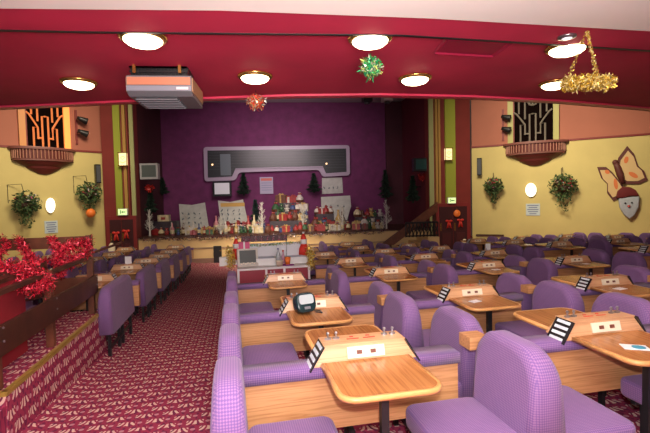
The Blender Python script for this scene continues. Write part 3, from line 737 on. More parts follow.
# prize display: shelving steps and many prizes
SF = STZ+.04
pc = {'red': (.24, .018, .02), 'white': (.46, .42, .38), 'gold': (.38, .25, .08), 'green': (.025, .075, .03), 'dark': (.03, .02, .03), 'blue': (.04, .06, .16), 'pink': (.40, .14, .17), 'cream': (.50, .42, .26), 'brown': (.10, .035, .02)}
pm = {k: mat('prize_'+k, v, .45, var=.3, scale=9) for k, v in pc.items()}
R = random.Random(11)
def gift(x, y, z, s, c, c2, lab):
    t = tag(empty('gift_box', (x, y, z), R.uniform(-.4, .4)), lab, 'gift', 'wrapped gifts in the stage display')
    obj('box', B(-s, s, -s*.7, s*.7, 0, s*1.5), pm[c], t)
    bm = bmesh.new(); box(bm, -s*.15, s*.15, -s*.73, s*.73, -.0, s*1.53); box(bm, -s*1.02, s*1.02, -s*.12, s*.12, 0, s*1.53); ball(bm, (-s*.25, 0, s*1.6), s*.25, 6); ball(bm, (s*.25, 0, s*1.6), s*.25, 6)
    obj('ribbon', bm, pm[c2], t)
def bottle(x, y, z, h, c, lab):
    t = tag(empty('prize_bottle', (x, y, z)), lab, 'bottle', 'bottles in the stage display')
    bm = bmesh.new(); r = h*.16; lathe(bm, [(r, 0), (r, h*.55), (r*.35, h*.72), (r*.35, h)], 10); obj('glass', bm, pm[c], t, True)
    bm = bmesh.new(); lathe(bm, [(r*1.02, h*.15), (r*1.02, h*.45)], 10); obj('paper_label', bm, pm['cream'], t)
def teddy(x, y, z, s, c, lab):
    t = tag(empty('soft_toy', (x, y, z)), lab, 'soft toy', 'soft toys in the stage display')
    bm = bmesh.new(); ball(bm, (0, 0, s*.5), s*.42, 8, 1.15); ball(bm, (0, -.02, s*1.15), s*.33, 8)
    for q in (-1, 1): ball(bm, (q*s*.25, 0, s*1.42), s*.12, 6); ball(bm, (q*s*.42, -s*.1, s*.65), s*.15, 6); ball(bm, (q*s*.25, -s*.35, s*.15), s*.18, 6)
    obj('body', bm, pm[c], t, True); bm = bmesh.new(); ball(bm, (0, -s*.32, s*1.1), s*.12, 6); obj('muzzle', bm, pm['white'], t, True)
def hamper(x, y, z, s, c, lab):
    t = tag(empty('gift_hamper', (x, y, z)), lab, 'hamper', 'wrapped hampers in the stage display')
    bm = bmesh.new(); lathe(bm, [(s*.7, 0), (s*.85, s*.5), (s*.80, s*.5)], 10); obj('basket', bm, pm['brown'], t)
    bm = bmesh.new(); lathe(bm, [(s*.8, s*.45), (s*.75, s*.9), (s*.3, s*1.5), (s*.08, s*1.7), (s*.3, s*2.0)], 9); obj('wrapping', bm, pm[c], t)
    bm = bmesh.new(); ball(bm, (-.1*s, -s*.25, s*1.68), s*.18, 6); ball(bm, (.25*s, -s*.25, s*1.68), s*.18, 6); obj('bow', bm, pm['red'], t)
# stepped display stand behind the middle pyramid
xp, yp = at(290, 200, 21.9).x, 21.9
def tier(u0, u1, v, Y, nm, lab):
    a = at(u0, v, Y); b = at(u1, v, Y)
    return tag(obj('display_stand', B(a.x, b.x, Y-.35, Y+.35, SF, a.z), pm['dark']), lab, 'display stand'), a.z
TI = [(270, 309, 221, 21.2, 'low dark display block under the hamper pyramid'), (275, 305, 212, 21.9, 'middle dark display block under the hamper pyramid'), (279, 303, 203, 22.6, 'top dark display block under the hamper pyramid')]
tz = [tier(*q[:4], '', q[4])[1] for q in TI]
def line(u0, u1, Y, z, n, kinds, s, zone):
    xa, xb = at(u0, 225, Y).x, at(u1, 225, Y).x
    for i in range(n):
        x = xa+(xb-xa)*(i+.5)/n+R.uniform(-.03, .03); k = R.choice(kinds); c = R.choice(['red', 'white', 'gold', 'green', 'blue', 'pink', 'cream', 'brown', 'red', 'white']); y = Y+R.uniform(-.05, .05); q = s*R.uniform(.8, 1.2)
        if k == 'g': gift(x, y, z, q, c, R.choice(['gold', 'red', 'white']), '%s wrapped gift box %s' % (c, zone))
        elif k == 'b': bottle(x, y, z, q*3.2, c, '%s bottle %s' % (c, zone))
        elif k == 't': teddy(x, y, z, q*1.2, c, '%s soft toy %s' % (c, zone))
        else: hamper(x, y, z, q*1.1, c, '%s cellophane-wrapped hamper %s' % (c, zone))
line(279, 303, 22.6, tz[2], 4, 'hgg', .24, 'on the top block of the hamper pyramid')
line(274, 306, 21.9, tz[1], 6, 'hgt', .22, 'on the middle block of the hamper pyramid')
line(270, 309, 21.2, tz[0], 7, 'hgb', .20, 'on the lowest block of the hamper pyramid')
line(153, 212, 20.9, SF, 11, 'gthb', .19, 'on the stage floor left of the gold-headed banner')
line(214, 262, 21.2, SF, 9, 'gthb', .24, 'on the stage floor between the gold-headed banner and the hamper pyramid')
line(214, 262, 20.4, SF, 10, 'gtb', .17, 'in the front row near the gold-headed banner')
line(265, 312, 20.3, SF, 10, 'gth', .17, 'in the front row below the hamper pyramid')
line(313, 345, 21.0, SF, 7, 'gthb', .26, 'on the stage floor in front of the large white banner')
line(313, 345, 20.3, SF, 6, 'gtb', .17, 'in the front row below the large white banner')
TI2 = tier(356, 382, 217, 21.9, '', 'dark display block behind the toys at the right end of the stage')[1]
line(356, 382, 21.85, TI2, 6, 'ttth', .21, 'on the right-hand dark display block')
TI3 = tier(315, 333, 214, 21.9, '', 'dark display block in front of the large white banner')[1]
line(315, 333, 21.85, TI3, 4, 'tgh', .2, 'on the dark block before the large white banner')
xmas_tree('small_blue_tree', 256, 200, 226, 22.2, 'dark blue-green small tree left of the hamper pyramid', 12, [mat('needle_blue', (.015, .035, .05), .7), NEED[1]], None, seed=31)
line(354, 384, 21.2, SF, 7, 'ttgh', .24, 'on the stage floor right of the large white banner')
line(354, 384, 20.5, SF, 7, 'ttg', .19, 'in the front row at the right end of the display')
line(216, 264, 20.8, SF+.0, 9, 'hgt', .20, 'in the second row near the gold-headed banner')
line(315, 350, 20.65, SF, 7, 'tgh', .2, 'in the second row below the large white banner')
line(170, 212, 20.4, SF, 8, 'gtb', .15, 'in the front row at the left end of the display')
a = at(152, 219, 21.6); b = at(178, 219, 21.6)
tag(obj('display_stand', B(a.x, b.x, 21.3, 21.9, SF, SF+.62), pm['dark']), 'dark low table at the left end of the stage', 'display stand')
t = tag(empty('white_box', (at(164, 214, 21.5).x, 21.5, SF+.62)), 'white carton on the dark table at stage left', 'box')
obj('carton', B(-.26, .26, -.2, .2, 0, .30), pm['cream'], t); obj('print', B(-.1, .1, -.21, -.2, .08, .2), pm['red'], t)
# garlands on the stage edge
GAR = [mat('garland_maroon', (.12, .01, .03), .35, .5), mat('garland_dark', (.03, .02, .02), .5), mat('garland_silver', (.4, .35, .38), .3, .8)]
bm = bmesh.new(); R = random.Random(5); pts = []
xa, xb = SXL, at(384, 230, PY).x
for i in range(90):
    f = i/89; pts.append((xa+(xb-xa)*f, PY-.12, STZ+.03-.09*abs(sin(f*pi*9))))
tinsel(bm, pts, .13, 1700, wd=.018, rnd=R, mi=-3); tag(obj('tinsel_garland', bm, None, mats=GAR), 'dark maroon tinsel garland swagged along the stage edge', 'garland')
# dark door in stage front by the desk
a, b_ = at(213.5, 246, PY-.06), at(221.5, 246, PY-.06)
t = tag(empty('stage_hatch', ((a.x+b_.x)/2, PY-.06, FZ)), 'narrow black hatch in the cream stage front', 'hatch')
obj('leaf', B(-(b_.x-a.x)/2, (b_.x-a.x)/2, -.05, 0, 0, a.z-FZ), BLACK, t); obj('knob', B(.1, .15, -.09, -.05, .5, .56), BRASS, t)
# stage spotlights under the ceiling
for u, v, L, m in ((367, 99, 'dark stage spotlight left of the pale one, under the ceiling edge', BLACK), (387, 98.5, 'pale stage spotlight hanging beneath the ceiling edge', WHITE)):
    p = at(u, v, 20.5); t = tag(empty('stage_spotlight', (p.x, 20.5, p.z)), L, 'spotlight')
    obj('head', bev(B(-.22, .22, -.25, .25, -.14, .16), .04), m, t); bm = bmesh.new(); tube(bm, [(0, 0, .15), (0, 0, zc-p.z)], .03, 5); obj('hanger', bm, BLACK, t)
    bm = bmesh.new(); lathe(bm, [(.14, -.14), (.14, -.24)], 12); obj('lens', bm, DGREY, t)

# ------------------------------------------------------------------ hanging tinsel
def tball(u, v, Y, rad, z1, mats_, n, name, label, seed):
    p = at(u, v, Y); t = tag(empty(name, (p.x, Y, p.z)), label, 'hanging decoration'); R = random.Random(seed)
    bm = bmesh.new(); tinsel(bm, [(-rad*.15, 0, 0), (rad*.15, 0, 0)], rad, n, wd=.009, rnd=R, mi=-len(mats_)); obj('tinsel', bm, None, t, mats=mats_)
    bm = bmesh.new(); tube(bm, [(0, 0, rad*.5), (0, 0, z1-p.z)], .006, 4); obj('cord', bm, BLACK, t)
tp = atz(371, 42, 3.56)
GR = [mat('tinsel_green_b', (.03, .42, .12), .3, .3), mat('tinsel_green', (.02, .50, .18), .25, .4), mat('tinsel_dkgreen', (.01, .22, .08), .3, .4), mat('tinsel_silver', (.6, .62, .5), .3, .4), mat('tinsel_lime', (.6, .75, .2), .25, .3)]
tball(371, 67.5, 5.6, .165, 3.56, GR, 700, 'tinsel_ball', 'green and silver tinsel ball hanging from the red ceiling', 1)
RG = [mat('tinsel_red_b', (.75, .05, .03), .3, .3), mat('tinsel_redorange', (.85, .16, .06), .25, .35), mat('tinsel_copper', (.9, .45, .2), .25, .35), mat('tinsel_silver', (.6, .62, .5), .3, .4)]
tball(256, 102, 7.4, .165, 3.53, RG, 600, 'tinsel_ball', 'red and copper tinsel ball hanging from the ceiling edge', 2)
GD = [mat('tinsel_gold', (.80, .55, .06), .3, .35), mat('tinsel_dgold', (.40, .24, .02), .3, .4), mat('tinsel_lgold', (.95, .85, .35), .25, .3)]
p = at(587, 80, 4.6); tp = atz(586, 33, 3.5)
t = tag(empty('gold_tinsel_basket', (p.x, p.y, p.z)), 'gold tinsel ring hung on three strands from the ceiling at right', 'hanging decoration')
bm = bmesh.new(); R = random.Random(4); rw = .215
ring = [(rw*cos(a), rw*.8*sin(a), .03*sin(a)) for a in [2*pi*i/24 for i in range(25)]]
tinsel(bm, [(x, y, z-.035) for x, y, z in ring], .105, 4600, ln=.035, wd=.006, rnd=R, mi=-3); obj('ring', bm, None, t, mats=GD)
top = (.0, .0, 3.50-p.z)
for k in range(3):
    a = 2*pi*k/3+.5; bm = bmesh.new(); tinsel(bm, [top, (rw*cos(a), rw*.8*sin(a), .0)], .025, 260, wd=.005, rnd=R, mi=-3); obj('strand', bm, None, t, mats=GD)

# ================================================================== SEATING
def unit_table():
    t = empty('bingo_table')
    # wooden divider: hangs between the seats, clear of the floor
    obj('divider_panel', B(-.80, .66, -.05, .05, .38, .725), WPAN, t)
    bm = bmesh.new(); box(bm, -.80, .66, -.085, .085, .725, .795); bev(bm, .022, 2); obj('padded_rail', bm, FAB, t, True)
    # console
    bm = bmesh.new(); z0, z1 = .805, .918; a, b = .335, .265; y0, y1 = .105, .075
    lo = [bm.verts.new(p) for p in ((-a, -y0, z0), (a, -y0, z0), (a, y0, z0), (-a, y0, z0))]
    hi = [bm.verts.new(p) for p in ((-b, -y1, z1), (b, -y1, z1), (b, y1, z1), (-b, y1, z1))]
    bm.faces.new(lo[::-1]); bm.faces.new(hi)
    for i in range(4): bm.faces.new((lo[i], lo[(i+1) % 4], hi[(i+1) % 4], hi[i]))
    con = obj('console', bm, WCON, t)
    bm = bmesh.new(); box(bm, -b-.006, b+.006, -y1-.006, y1+.006, z1, z1+.012); obj('console_lid', bm, WCON, t)
    # socket plates on the sloping faces
    tilt = math.atan2(y0-y1, z1-z0)
    for s in (-1, 1):
        M = Matrix.Rotation(0 if s < 0 else pi, 4, 'Z') @ Matrix.Translation((0, -(y0+y1)/2-.004, (z0+z1)/2+.012)) @ Matrix.Rotation(-tilt, 4, 'X')
        bm = bmesh.new(); box(bm, -.122, .122, -.008, .0, -.034, .034, M=M); pl = obj('socket_plate', bm, CREAMP, con)
        for q in (-.045, .045):
            bm = bmesh.new(); box(bm, q-.017, q+.017, -.016, -.008, -.012, .012, M=M); obj('socket', bm, SOCK, pl)
    # slotted card strips on the two sloping ends
    te = math.atan2(a-b, z1-z0)
    for s in (-1, 1):
        M = Matrix.Rotation(0 if s > 0 else pi, 4, 'Z') @ Matrix.Translation(((a+b)/2+.008, -.02*s, (z0+z1)/2)) @ Matrix.Rotation(te*-1, 4, 'Y')
        bm = bmesh.new(); box(bm, -.004, .006, -.085, .085, -.10, .075, M=M); st = obj('card_strip', bm, BLACKP, con)
        for k in range(4):
            zz = -.075+k*.043; bm = bmesh.new(); box(bm, .006, .009, -.062, .062, zz-.011, zz+.011, M=M); obj('card_slot', bm, mat('card_slot_white', (.62, .68, .72), .4), st)
    # little switch levers on top
    for q in (-.22, -.165, .165, .22):
        bm = bmesh.new(); lathe(bm, [(.014, 0), (.014, .008), (.006, .012), (.006, .035)], 8, cx=q, cy=.02, cz=z1+.012); ball(bm, (q, .02, z1+.052), .011, 6); box(bm, q-.02, q+.02, .012, .028, z1+.012, z1+.024)
        obj('switch', bm, CHROME, con)
    for q in (-.06, .05):
        bm = bmesh.new(); box(bm, q-.04, q+.04, -.01, .0, z1+.012, z1+.015); box(bm, q-.012, q+.012, .03, .04, z1+.012, z1+.016); obj('red_marking', bm, RED, con)
    # table tops front and back
    for s in (-1, 1):
        bm = bmesh.new(); P = rrect(-.28, .28, -.60, -.085, .09, (1, 1, 0, 0)); P = P if s < 0 else [(-x, -y) for x, y in P]
        prism(bm, P, 'z', .797, .827); tt = obj('tabletop', bm, WTOP, t)
        bm = bmesh.new(); C_ = [v for v in P]; ring = []
        edge_pts = rrect(-.28, .28, -.60, -.085, .09, (1, 1, 0, 0)); edge_pts = edge_pts if s < 0 else [(-x, -y) for x, y in edge_pts]
        # tube follows the three open sides
        open_ = [edge_pts[-1]] + edge_pts[:-1]
        tube(bm, [(x, y, .812) for x, y in open_], .0175, 6); obj('edge_band', bm, WEDGE, tt, True)
        bm = bmesh.new(); yy = s*.42; box(bm, -.022, .022, yy-.022, yy+.022, -.03, .797); box(bm, -.022, .022, min(yy-.15, yy+.15), max(yy-.15, yy+.15), .12, .16)
        obj('table_leg', bm, BLACK, t)
    for x in (-.5, .5):
        bm = bmesh.new(); box(bm, x-.02, x+.02, -.02, .02, -.03, .38); obj('panel_leg', bm, BLACK, t)
    return t
def backrest_bm(t0, t1, y0, y1, z0, z1, double=True):
    """t0 half thickness at the bottom, t1 at the top; rounded top corners"""
    P = rrect(y0, y1, z0, z1, .19, (0, 0, 1, 1), 7)
    bm = bmesh.new(); n = len(P)
    offs_ = [(-1, .0), (-.93, .5), (-.6, .9), (0, 1), (.6, .9), (.93, .5), (1, 0)]
    rings = []
    inset = .05
    for k, (sx, ins) in enumerate(offs_):
        pass
    # section rings from left face to right face
    cy, cz_ = (y0+y1)/2, (z0+z1)/2
    sec = [(-1, inset), (-.86, .015), (-.5, 0), (.5, 0), (.86, .015), (1, inset)]
    for sx, ins in sec:
        rg = []
        for (y, z) in P:
            yy = y + (ins if y < cy else -ins)*(1 if abs(y-cy) > .01 else 0); zz = z - (ins if z > cz_ else 0)
            f = (z-z0)/(z1-z0); tt = t0+(t1-t0)*f**1.3
            x = sx*tt if double else (sx*tt)
            rg.append(bm.verts.new((x, yy, zz)))
        rings.append(rg)
    for i in range(len(rings)-1):
        for k in range(n): bm.faces.new((rings[i][k], rings[i][(k+1) % n], rings[i+1][(k+1) % n], rings[i+1][k]))
    # caps as grids toward centre
    for rg, rev in ((rings[0], True), (rings[-1], False)):
        f = bm.faces.new(rg if rev else rg[::-1])
    bmesh.ops.recalc_face_normals(bm, faces=bm.faces[:])
    return bm
def cushion(parent, x0, x1, y0, y1):
    bm = bmesh.new(); prism(bm, rrect(x0, x1, y0, y1, .07, (1, 1, 1, 1), 4), 'z', .37, .50); bev(bm, .03, 3, .8)
    return obj('seat_cushion', bm, FAB, parent, True)
def shade_flat_caps(o):
    me = o.data
    for p in me.polygons: p.use_smooth = len(p.vertices) <= 4
def unit_seat(double, ln=.30, cd=.60, name=None):
    """near half: occupies y from -.72 to -.12 of its table row"""
    t = empty(name or ('double_seat' if double else 'aisle_seat'))
    if double: o = obj('backrest', backrest_bm(.135, .075, -.30, .30, .36, .965), FAB, t, True)
    else:
        o = obj('backrest', backrest_bm(.105, .075, -ln, ln, .34, .965), FAB, t, True)
    shade_flat_caps(o)
    if name: cushion(t, .09, cd, -ln+.01, -.01); cushion(t, .09, cd, .01, ln-.01)
    else: cushion(t, .09, cd, -ln+.01, ln-.01)
    if double: cushion(t, -.60, -.09, -.29, .29)
    sides = (1, -1) if double else (1,)
    bm = bmesh.new()
    for y in ((-.60, -.1, .1, .60) if name else (-.2, .2)):
        box(bm, -.055, -.015, y-.018, y+.018, -.03, .40); box(bm, (-.55 if double else -.02), cd-.05, y-.018, y+.018, .33, .372)
        for s in sides: box(bm, s*(cd-.15)-.018, s*(cd-.15)+.018, y-.018, y+.018, -.03, .35)
    ym = .63 if name else .21
    box(bm, -.05, -.02, -ym, ym, .12, .15); box(bm, -.02, .02, -ym, ym, .335, .37)
    for s in sides: box(bm, s*(cd-.15)-.015, s*(cd-.15)+.015, -.2, .2, .10, .13)
    obj('leg_frame', bm, BLACK, t)
    return t
def post_box():
    t = empty('seat_end_box'); obj('box', B(-.12, .06, -.075, .075, .79, .885), WPAN, t); return t
PT, PD, PA = unit_table(), unit_seat(True), unit_seat(False)
PL = unit_seat(False, .67, .36, 'aisle_bench')
proto = {'left': [PL, False], 'table': [PT, False], 'dbl': [PD, False], 'one': [PA, False]}
def place(kind, x, y, label, cat, group, flip=False, dz=0):
    pr = proto[kind]; o = pr[0] if not pr[1] else copy_tree(pr[0]); pr[1] = True
    z = gz(x, y)+dz
    o.location = sw(x, y, z); o.rotation_euler = (0, 0, SA+(pi if flip else 0)); tag(o, label, cat, group); return o
HALF = .85
XA = .795
rowsR = [2.67, 4.44, 6.97, 9.54, 12.34, 14.87, 16.7, 18.9]
colsX = {'A': XA, 'B': 2.60, 'C': 4.45, 'D': 6.29}
have = {'A': (0, 1, 2), 'B': (0, 1, 2, 3, 4, 5, 6), 'C': (0, 1, 2, 3, 4, 5, 6), 'D': (2, 3, 4, 5)}
GT = 'wooden bingo tables with socket consoles'; GS = 'purple double-sided booth seats'; GA = 'purple aisle-end booth seats'
def table_label(c, r, side='right'): return 'oak bingo table, %s row from camera, %s column %s of aisle' % (ORD[r], ORD[c], side)
def seat_pair(kind, x, y, r, c, where, near=True, far=True, flip=False, side='right', off=.43):
    g = GS if kind == 'dbl' else GA; nm = 'double-sided' if kind == 'dbl' else 'single-sided'
    for s, w_, ok in ((-1, 'front', near), (1, 'rear', far)):
        if not ok: continue
        place(kind, x+(.10 if s > 0 and kind == 'dbl' else 0), y+s*off, 'purple %s seat, %s of %s row, %s' % (nm, w_, ORD[r], where), 'seat', g, flip)
for c, k in enumerate('ABCD'):
    for r in have[k]:
        X0, Y0 = colsX[k], rowsR[r]
        place('table', X0, Y0, table_label(c, r), 'table', GT)
        if k == 'A': seat_pair('one', -.05, Y0, r, c, 'against the right edge of the aisle')
        seat_pair('dbl', X0+(.64 if (k, r) == ('B', 0) else .82), Y0, r, c, 'after the %s table right of the aisle' % ORD[c])
for r in range(3, 7):
    seat_pair('one', colsX['B']-.98, rowsR[r], r, 1, 'behind the white-topped cashier desk') if r > 3 else None
# right-hand raised block
for c, X0 in enumerate((8.2, 10.0, 11.85)):
    for r, Y0 in enumerate((6.97, 9.54, 11.4, 13.4)):
        if c == 0 and r == 0: pass
        v = MS @ Vector((X0, Y0, 0))
        n = (Vector((v.x, v.y))-WR.o).dot(WR.n)
        if n > -1.2: continue
        place('table', X0, Y0, 'oak bingo table in raised right block, %s row, %s column toward the right wall' % (ORD[r], ORD[c]), 'table', GT)
        seat_pair('dbl', X0+.82, Y0, r, c, 'raised right block, after its %s table' % ORD[c])
# left block
rowsL = [7.6, 9.8, 11.8, 13.8, 15.8, 17.6]
for c, X0 in enumerate((-2.22, -4.05, -5.9)):
    for r, Y0 in enumerate(rowsL):
        v = MS @ Vector((X0, Y0, 0)); n = (Vector((v.x, v.y))-WL.o).dot(WL.n)
        if n > -.9: continue
        place('table', X0, Y0, table_label(c, r, 'left'), 'table', GT)
        if c == 0: place('left', -1.72, Y0-.76, 'long purple bench backing onto the left edge of the aisle, %s from camera' % ORD[r], 'bench', 'purple benches backing onto the aisle', True)
        seat_pair('dbl', X0-.98+.0, Y0, r, c, 'left of the %s table beyond the railing' % ORD[c])
# armrest boxes on the divider rails
for c, k in enumerate('ABC'):
    for r in have[k][:5]:
        X0, Y0 = colsX[k], rowsR[r]; z = gz(X0, Y0)
        o = obj('armrest_box', bev(B(-.05, .09, -.07, .07, .795, .88), .006, 1), WPAN); o.location = sw(X0+.79, Y0, z); o.rotation_euler = (0, 0, SA)
        tag(o, 'small oak box on the padded rail after %s table, %s row' % (ORD[c], ORD[r]), 'box', 'small oak boxes on the padded rails')

# ------------------------------------------------------------------ things on the tables
def sz(X, Y, h): return gz(X, Y)+h
def onT(name, label, cat, x, y, rowY, colX, rz=0, h=.828):
    t = tag(empty(name, sw(x, y, gz(colX, rowY)+h), SA+rz), label, cat); return t
t = onT('bingo_dabber_machine', 'black rounded handheld machine with pale screen on the second-row table', 'machine', XA-.12, rowsR[1]-.30, rowsR[1], XA, .25)
bm = bmesh.new(); P = rrect(-.105, .105, -.005, .19, .07, (1, 1, 1, 1), 5); prism(bm, P, 'y', -.05, .07); bev(bm, .02, 2, .8)
M = Matrix.Rotation(-.35, 4, 'X')
for v in bm.verts: v.co = M @ v.co
zmin = min(v.co.z for v in bm.verts)
for v in bm.verts: v.co.z -= zmin
obj('case', bm, mat('teal_black_plastic', (.012, .030, .035), .2), t, True)
bm = bmesh.new(); P = rrect(-.075, .075, .075, .165, .025, (1, 1, 1, 1), 4); prism(bm, P, 'y', -.058, -.050)
for v in bm.verts: v.co = M @ v.co; v.co.z -= zmin
obj('screen', bm, mat('pale_screen', (.42, .48, .50), .2), t)
bm = bmesh.new(); box(bm, -.03, .03, -.056, -.05, .025, .05)
for v in bm.verts: v.co = M @ v.co; v.co.z -= zmin
obj('keypad', bm, MGREY, t)
bm = bmesh.new(); tube(bm, [(.10, .0, .015), (.15, -.05, .008), (.17, .03, .008), (.12, .08, .01)], .006, 5); obj('cable', bm, BLACK, t)
def flyer(x, y, r, k, label, rz, s=1, pic=True):
    X0, Y0 = colsX[k], rowsR[r]; t = onT('paper_flyer', label, 'paper', x, y, Y0, X0, rz)
    obj('sheet', B(-.075*s, .075*s, -.05*s, .05*s, 0, .003), PAPER, t)
    if pic:
        bm = bmesh.new(); lathe(bm, [(.04*s, .003), (.04*s, .0045)], 14, cx=.02*s); obj('printed_picture', bm, mat('print_teal', (.05, .30, .42), .5), t)
flyer(2.53, 2.28, 0, 'B', 'white flyer with blue-green picture on the front-row table at right', -.5, 1.0)
flyer(2.50, 4.12, 1, 'B', 'white slip of paper on the second-row table, second column', .3, .8, False)
flyer(4.40, 4.16, 1, 'C', 'white slip of paper on the second-row table, third column', .2, .9, False)
flyer(4.45, 6.66, 2, 'C', 'white slip of paper on the third-row table, third column', .2, .9, False)
flyer(6.3, 6.66, 2, 'D', 'white slip of paper on the third-row table, fourth column', .1, .8, False)
def stand_card(px, py, h, label, w_=.06):
    r = ray(px, py)
for (x, y, rr, L) in ((4.32+1.9, 9.54+.1, gz(6.29, 9.54), 'small white card standing on a far table console at right of centre'),
                      (-2.22, 9.85, gz(-2.22, 9.8), 'small white card standing on the second table console left of the aisle')):
    t = tag(empty('table_card', sw(x, y, rr+.928), SA), L, 'card'); obj('card', B(-.065, .065, -.01, .01, 0, .16), PAPER, t); obj('foot', B(-.04, .04, -.03, .03, 0, .008), WHITE, t)
t = tag(empty('green_dish', sw(4.45+1.0, 9.2, gz(5.4, 9.2)+.5), SA), 'pale green round dish among the far seats', 'dish')
bm = bmesh.new(); lathe(bm, [(.04, 0), (.12, .02), (.14, .06), (.125, .06), (.1, .03)], 16); obj('bowl', bm, mat('pale_green', (.35, .45, .22), .4), t, True)

# ------------------------------------------------------------------ cashier desk
DY = 9.9
def dk(u, v, y=DY):                              # pixel -> seating frame at depth y
    r = ray(u, v); v3 = MS.inverted() @ r; return v3.x*(y/v3.y), v3.z*(y/v3.y)+CZ
x0, _ = dk(237, 266); x1, zt = dk(310, 265); dz0 = gz(.8, DY); cxm = (x0+x1)/2
t = tag(empty('cashier_desk', sw(cxm, DY, dz0), SA), 'maroon-panelled desk with white counter and frame in front of the stage', 'desk')
hw = (x1-x0)/2; hh = zt-dz0
obj('counter', B(-hw, hw, -.02, .95, hh-.045, hh), WHITE, t)
obj('body', B(-hw+.03, hw-.03, .02, .9, 0, hh-.045), mat('desk_maroon', (.32, .025, .05), .5), t)
for q in (-hw, -.25*hw, .25*hw, hw-.05): obj('upright', B(q, q+.05, -.01, .03, 0, hh-.045), WHITE, t)
bk = dk(270, 243, DY+.95)[1]-dz0
obj('back_screen', B(-hw, hw, .95, .99, hh-.05, bk), mat('desk_screen', (.74, .76, .82), .6), t)
# monitor etc. on the desk
def onD(name, label, cat, u, v, dy, rz=0, h=0):
    x, z = dk(u, v, DY+dy); t = tag(empty(name, sw(x, DY+dy, dz0+hh+h), SA+rz), label, cat); return t, z-(dz0+hh)
t, _ = onD('computer_monitor', 'beige box monitor on the left end of the cashier desk', 'monitor', 248, 257, .30, .1)
GRYM = mat('beige_monitor', (.52, .49, .44), .4)
M = Matrix.Rotation(-.18, 4, 'X')
obj('case', bev(B(-.24, .24, -.0, .12, .0, .42, M=M), .02), GRYM, t); obj('screen', B(-.19, .19, -.012, -.001, .09, .38, M=M), mat('monitor_glass', (.10, .12, .12), .15), t)
obj('rear_housing', B(-.17, .17, .12, .34, .05, .34), GRYM, t); obj('base', bev(B(-.16, .16, .0, .3, 0, .03), .01), GRYM, t)
bm = bmesh.new()
for k in range(7): box(bm, -.17+k*.05, -.14+k*.05, -.02, -.012, .05+.02*(k % 2), .075+.02*(k % 2), M=M)
obj('buttons', bm, CREAMP, t)
for i, (u, v, dy, w_, d_, h_, L) in enumerate(((266, 256, .55, .27, .22, .16, 'stack of white papers beside the beige monitor'), (296, 254, .6, .26, .2, .15, 'white paper pile on the right half of the cashier desk'), (280, 257, .72, .16, .15, .13, 'small white paper stack at the middle back of the cashier desk'))):
    t, _ = onD('paper_stack', L, 'papers', u, v, dy, R.uniform(-.1, .1))
    bm = bmesh.new()
    for k in range(5): box(bm, -w_+R.uniform(-.02, .02), w_+R.uniform(-.02, .02), -d_, d_, k*h_/5, (k+.9)*h_/5)
    obj('sheets', bm, PAPER, t); obj('top_sheet', B(-w_*.8, w_*.7, -d_*.8, d_*.8, h_, h_+.006), mat('bluish_paper', (.62, .70, .86), .5), t)
t, _ = onD('drink_bottle', 'clear plastic bottle standing on the cashier desk', 'bottle', 278, 250, .22)
bm = bmesh.new(); lathe(bm, [(.05, 0), (.055, .05), (.055, .26), (.02, .34), (.02, .38)], 12); obj('body', bm, mat('clear_plastic', (.55, .60, .66), .1, trans=.4), t, True)
bm = bmesh.new(); lathe(bm, [(.023, .375), (.023, .41)], 10); obj('cap', bm, NAVY, t)
t, _ = onD('cup', 'beige tub in front of the plastic bottle on the cashier desk', 'tub', 279.5, 258, .12)
bm = bmesh.new(); lathe(bm, [(.07, 0), (.09, .12), (.08, .12)], 14); obj('body', bm, mat('beige_tub', (.55, .42, .33), .5), t, True); bm = bmesh.new(); lathe(bm, [(.094, .115), (.094, .13)], 14); obj('rim', bm, CREAMP, t)
t, _ = onD('bottle', 'pink bottle beside the clear bottle on the cashier desk', 'bottle', 283, 251, .3)
bm = bmesh.new(); lathe(bm, [(.04, 0), (.04, .2), (.018, .26), (.018, .32)], 12); obj('body', bm, mat('pink_bottle', (.5, .25, .36), .3), t, True); bm = bmesh.new(); lathe(bm, [(.02, .31), (.02, .35)], 10); obj('cap', bm, RED, t)
t, _ = onD('orange_cup', 'orange beaker on a purple cloth on the cashier desk', 'cup', 287.5, 256, .18)
bm = bmesh.new(); lathe(bm, [(.05, 0.02), (.075, .19), (.065, .19)], 12); obj('body', bm, ORANGE, t, True)
t, _ = onD('purple_cloth', 'crumpled purple cloth under the orange beaker', 'cloth', 288, 262, .14)
bm = bmesh.new(); lathe(bm, [(.15, 0), (.13, .03), (.08, .02), (.02, .018)], 14, sy=.6); obj('cloth', bm, mat('cloth_purple', (.28, .07, .25), .8), t, True)
def figure(u, v, dy, L, s=1.0, h=0):
    t, z = onD('festive_figure', L, 'figure', u, v, dy, 0); t.location.z += 0
    bm = bmesh.new(); lathe(bm, [(.13*s, .12*s), (.12*s, .3*s), (.07*s, .42*s)], 12); ball(bm, (0, 0, .56*s), .02, 6); lathe(bm, [(.085*s, .52*s), (.05*s, .62*s), (.005, .70*s)], 12); obj('red_coat_and_hat', bm, mat('bright_red_cloth', (.72, .035, .02), .6), t, True)
    bm = bmesh.new(); ball(bm, (0, -.01, .47*s), .085*s, 8); obj('face', bm, PAPER, t, True)
    bm = bmesh.new(); lathe(bm, [(.10*s, 0), (.125*s, .13*s)], 12); obj('white_base', bm, PAPER, t, True)
    bm = bmesh.new(); lathe(bm, [(.09*s, .50*s), (.09*s, .54*s)], 12); obj('hat_trim', bm, PAPER, t, True)
    bm = bmesh.new(); ball(bm, (.0, 0, .70*s), .03*s, 6); obj('pompom', bm, PAPER, t, True)
    return t
xw = .9
figure(236, 244, .82, 'red and white festive figure at the left end of the cashier desk', .92)
figure(303.5, 240, .82, 'red and white festive figure at the right end of the cashier desk', 1.0)
bm = bmesh.new()
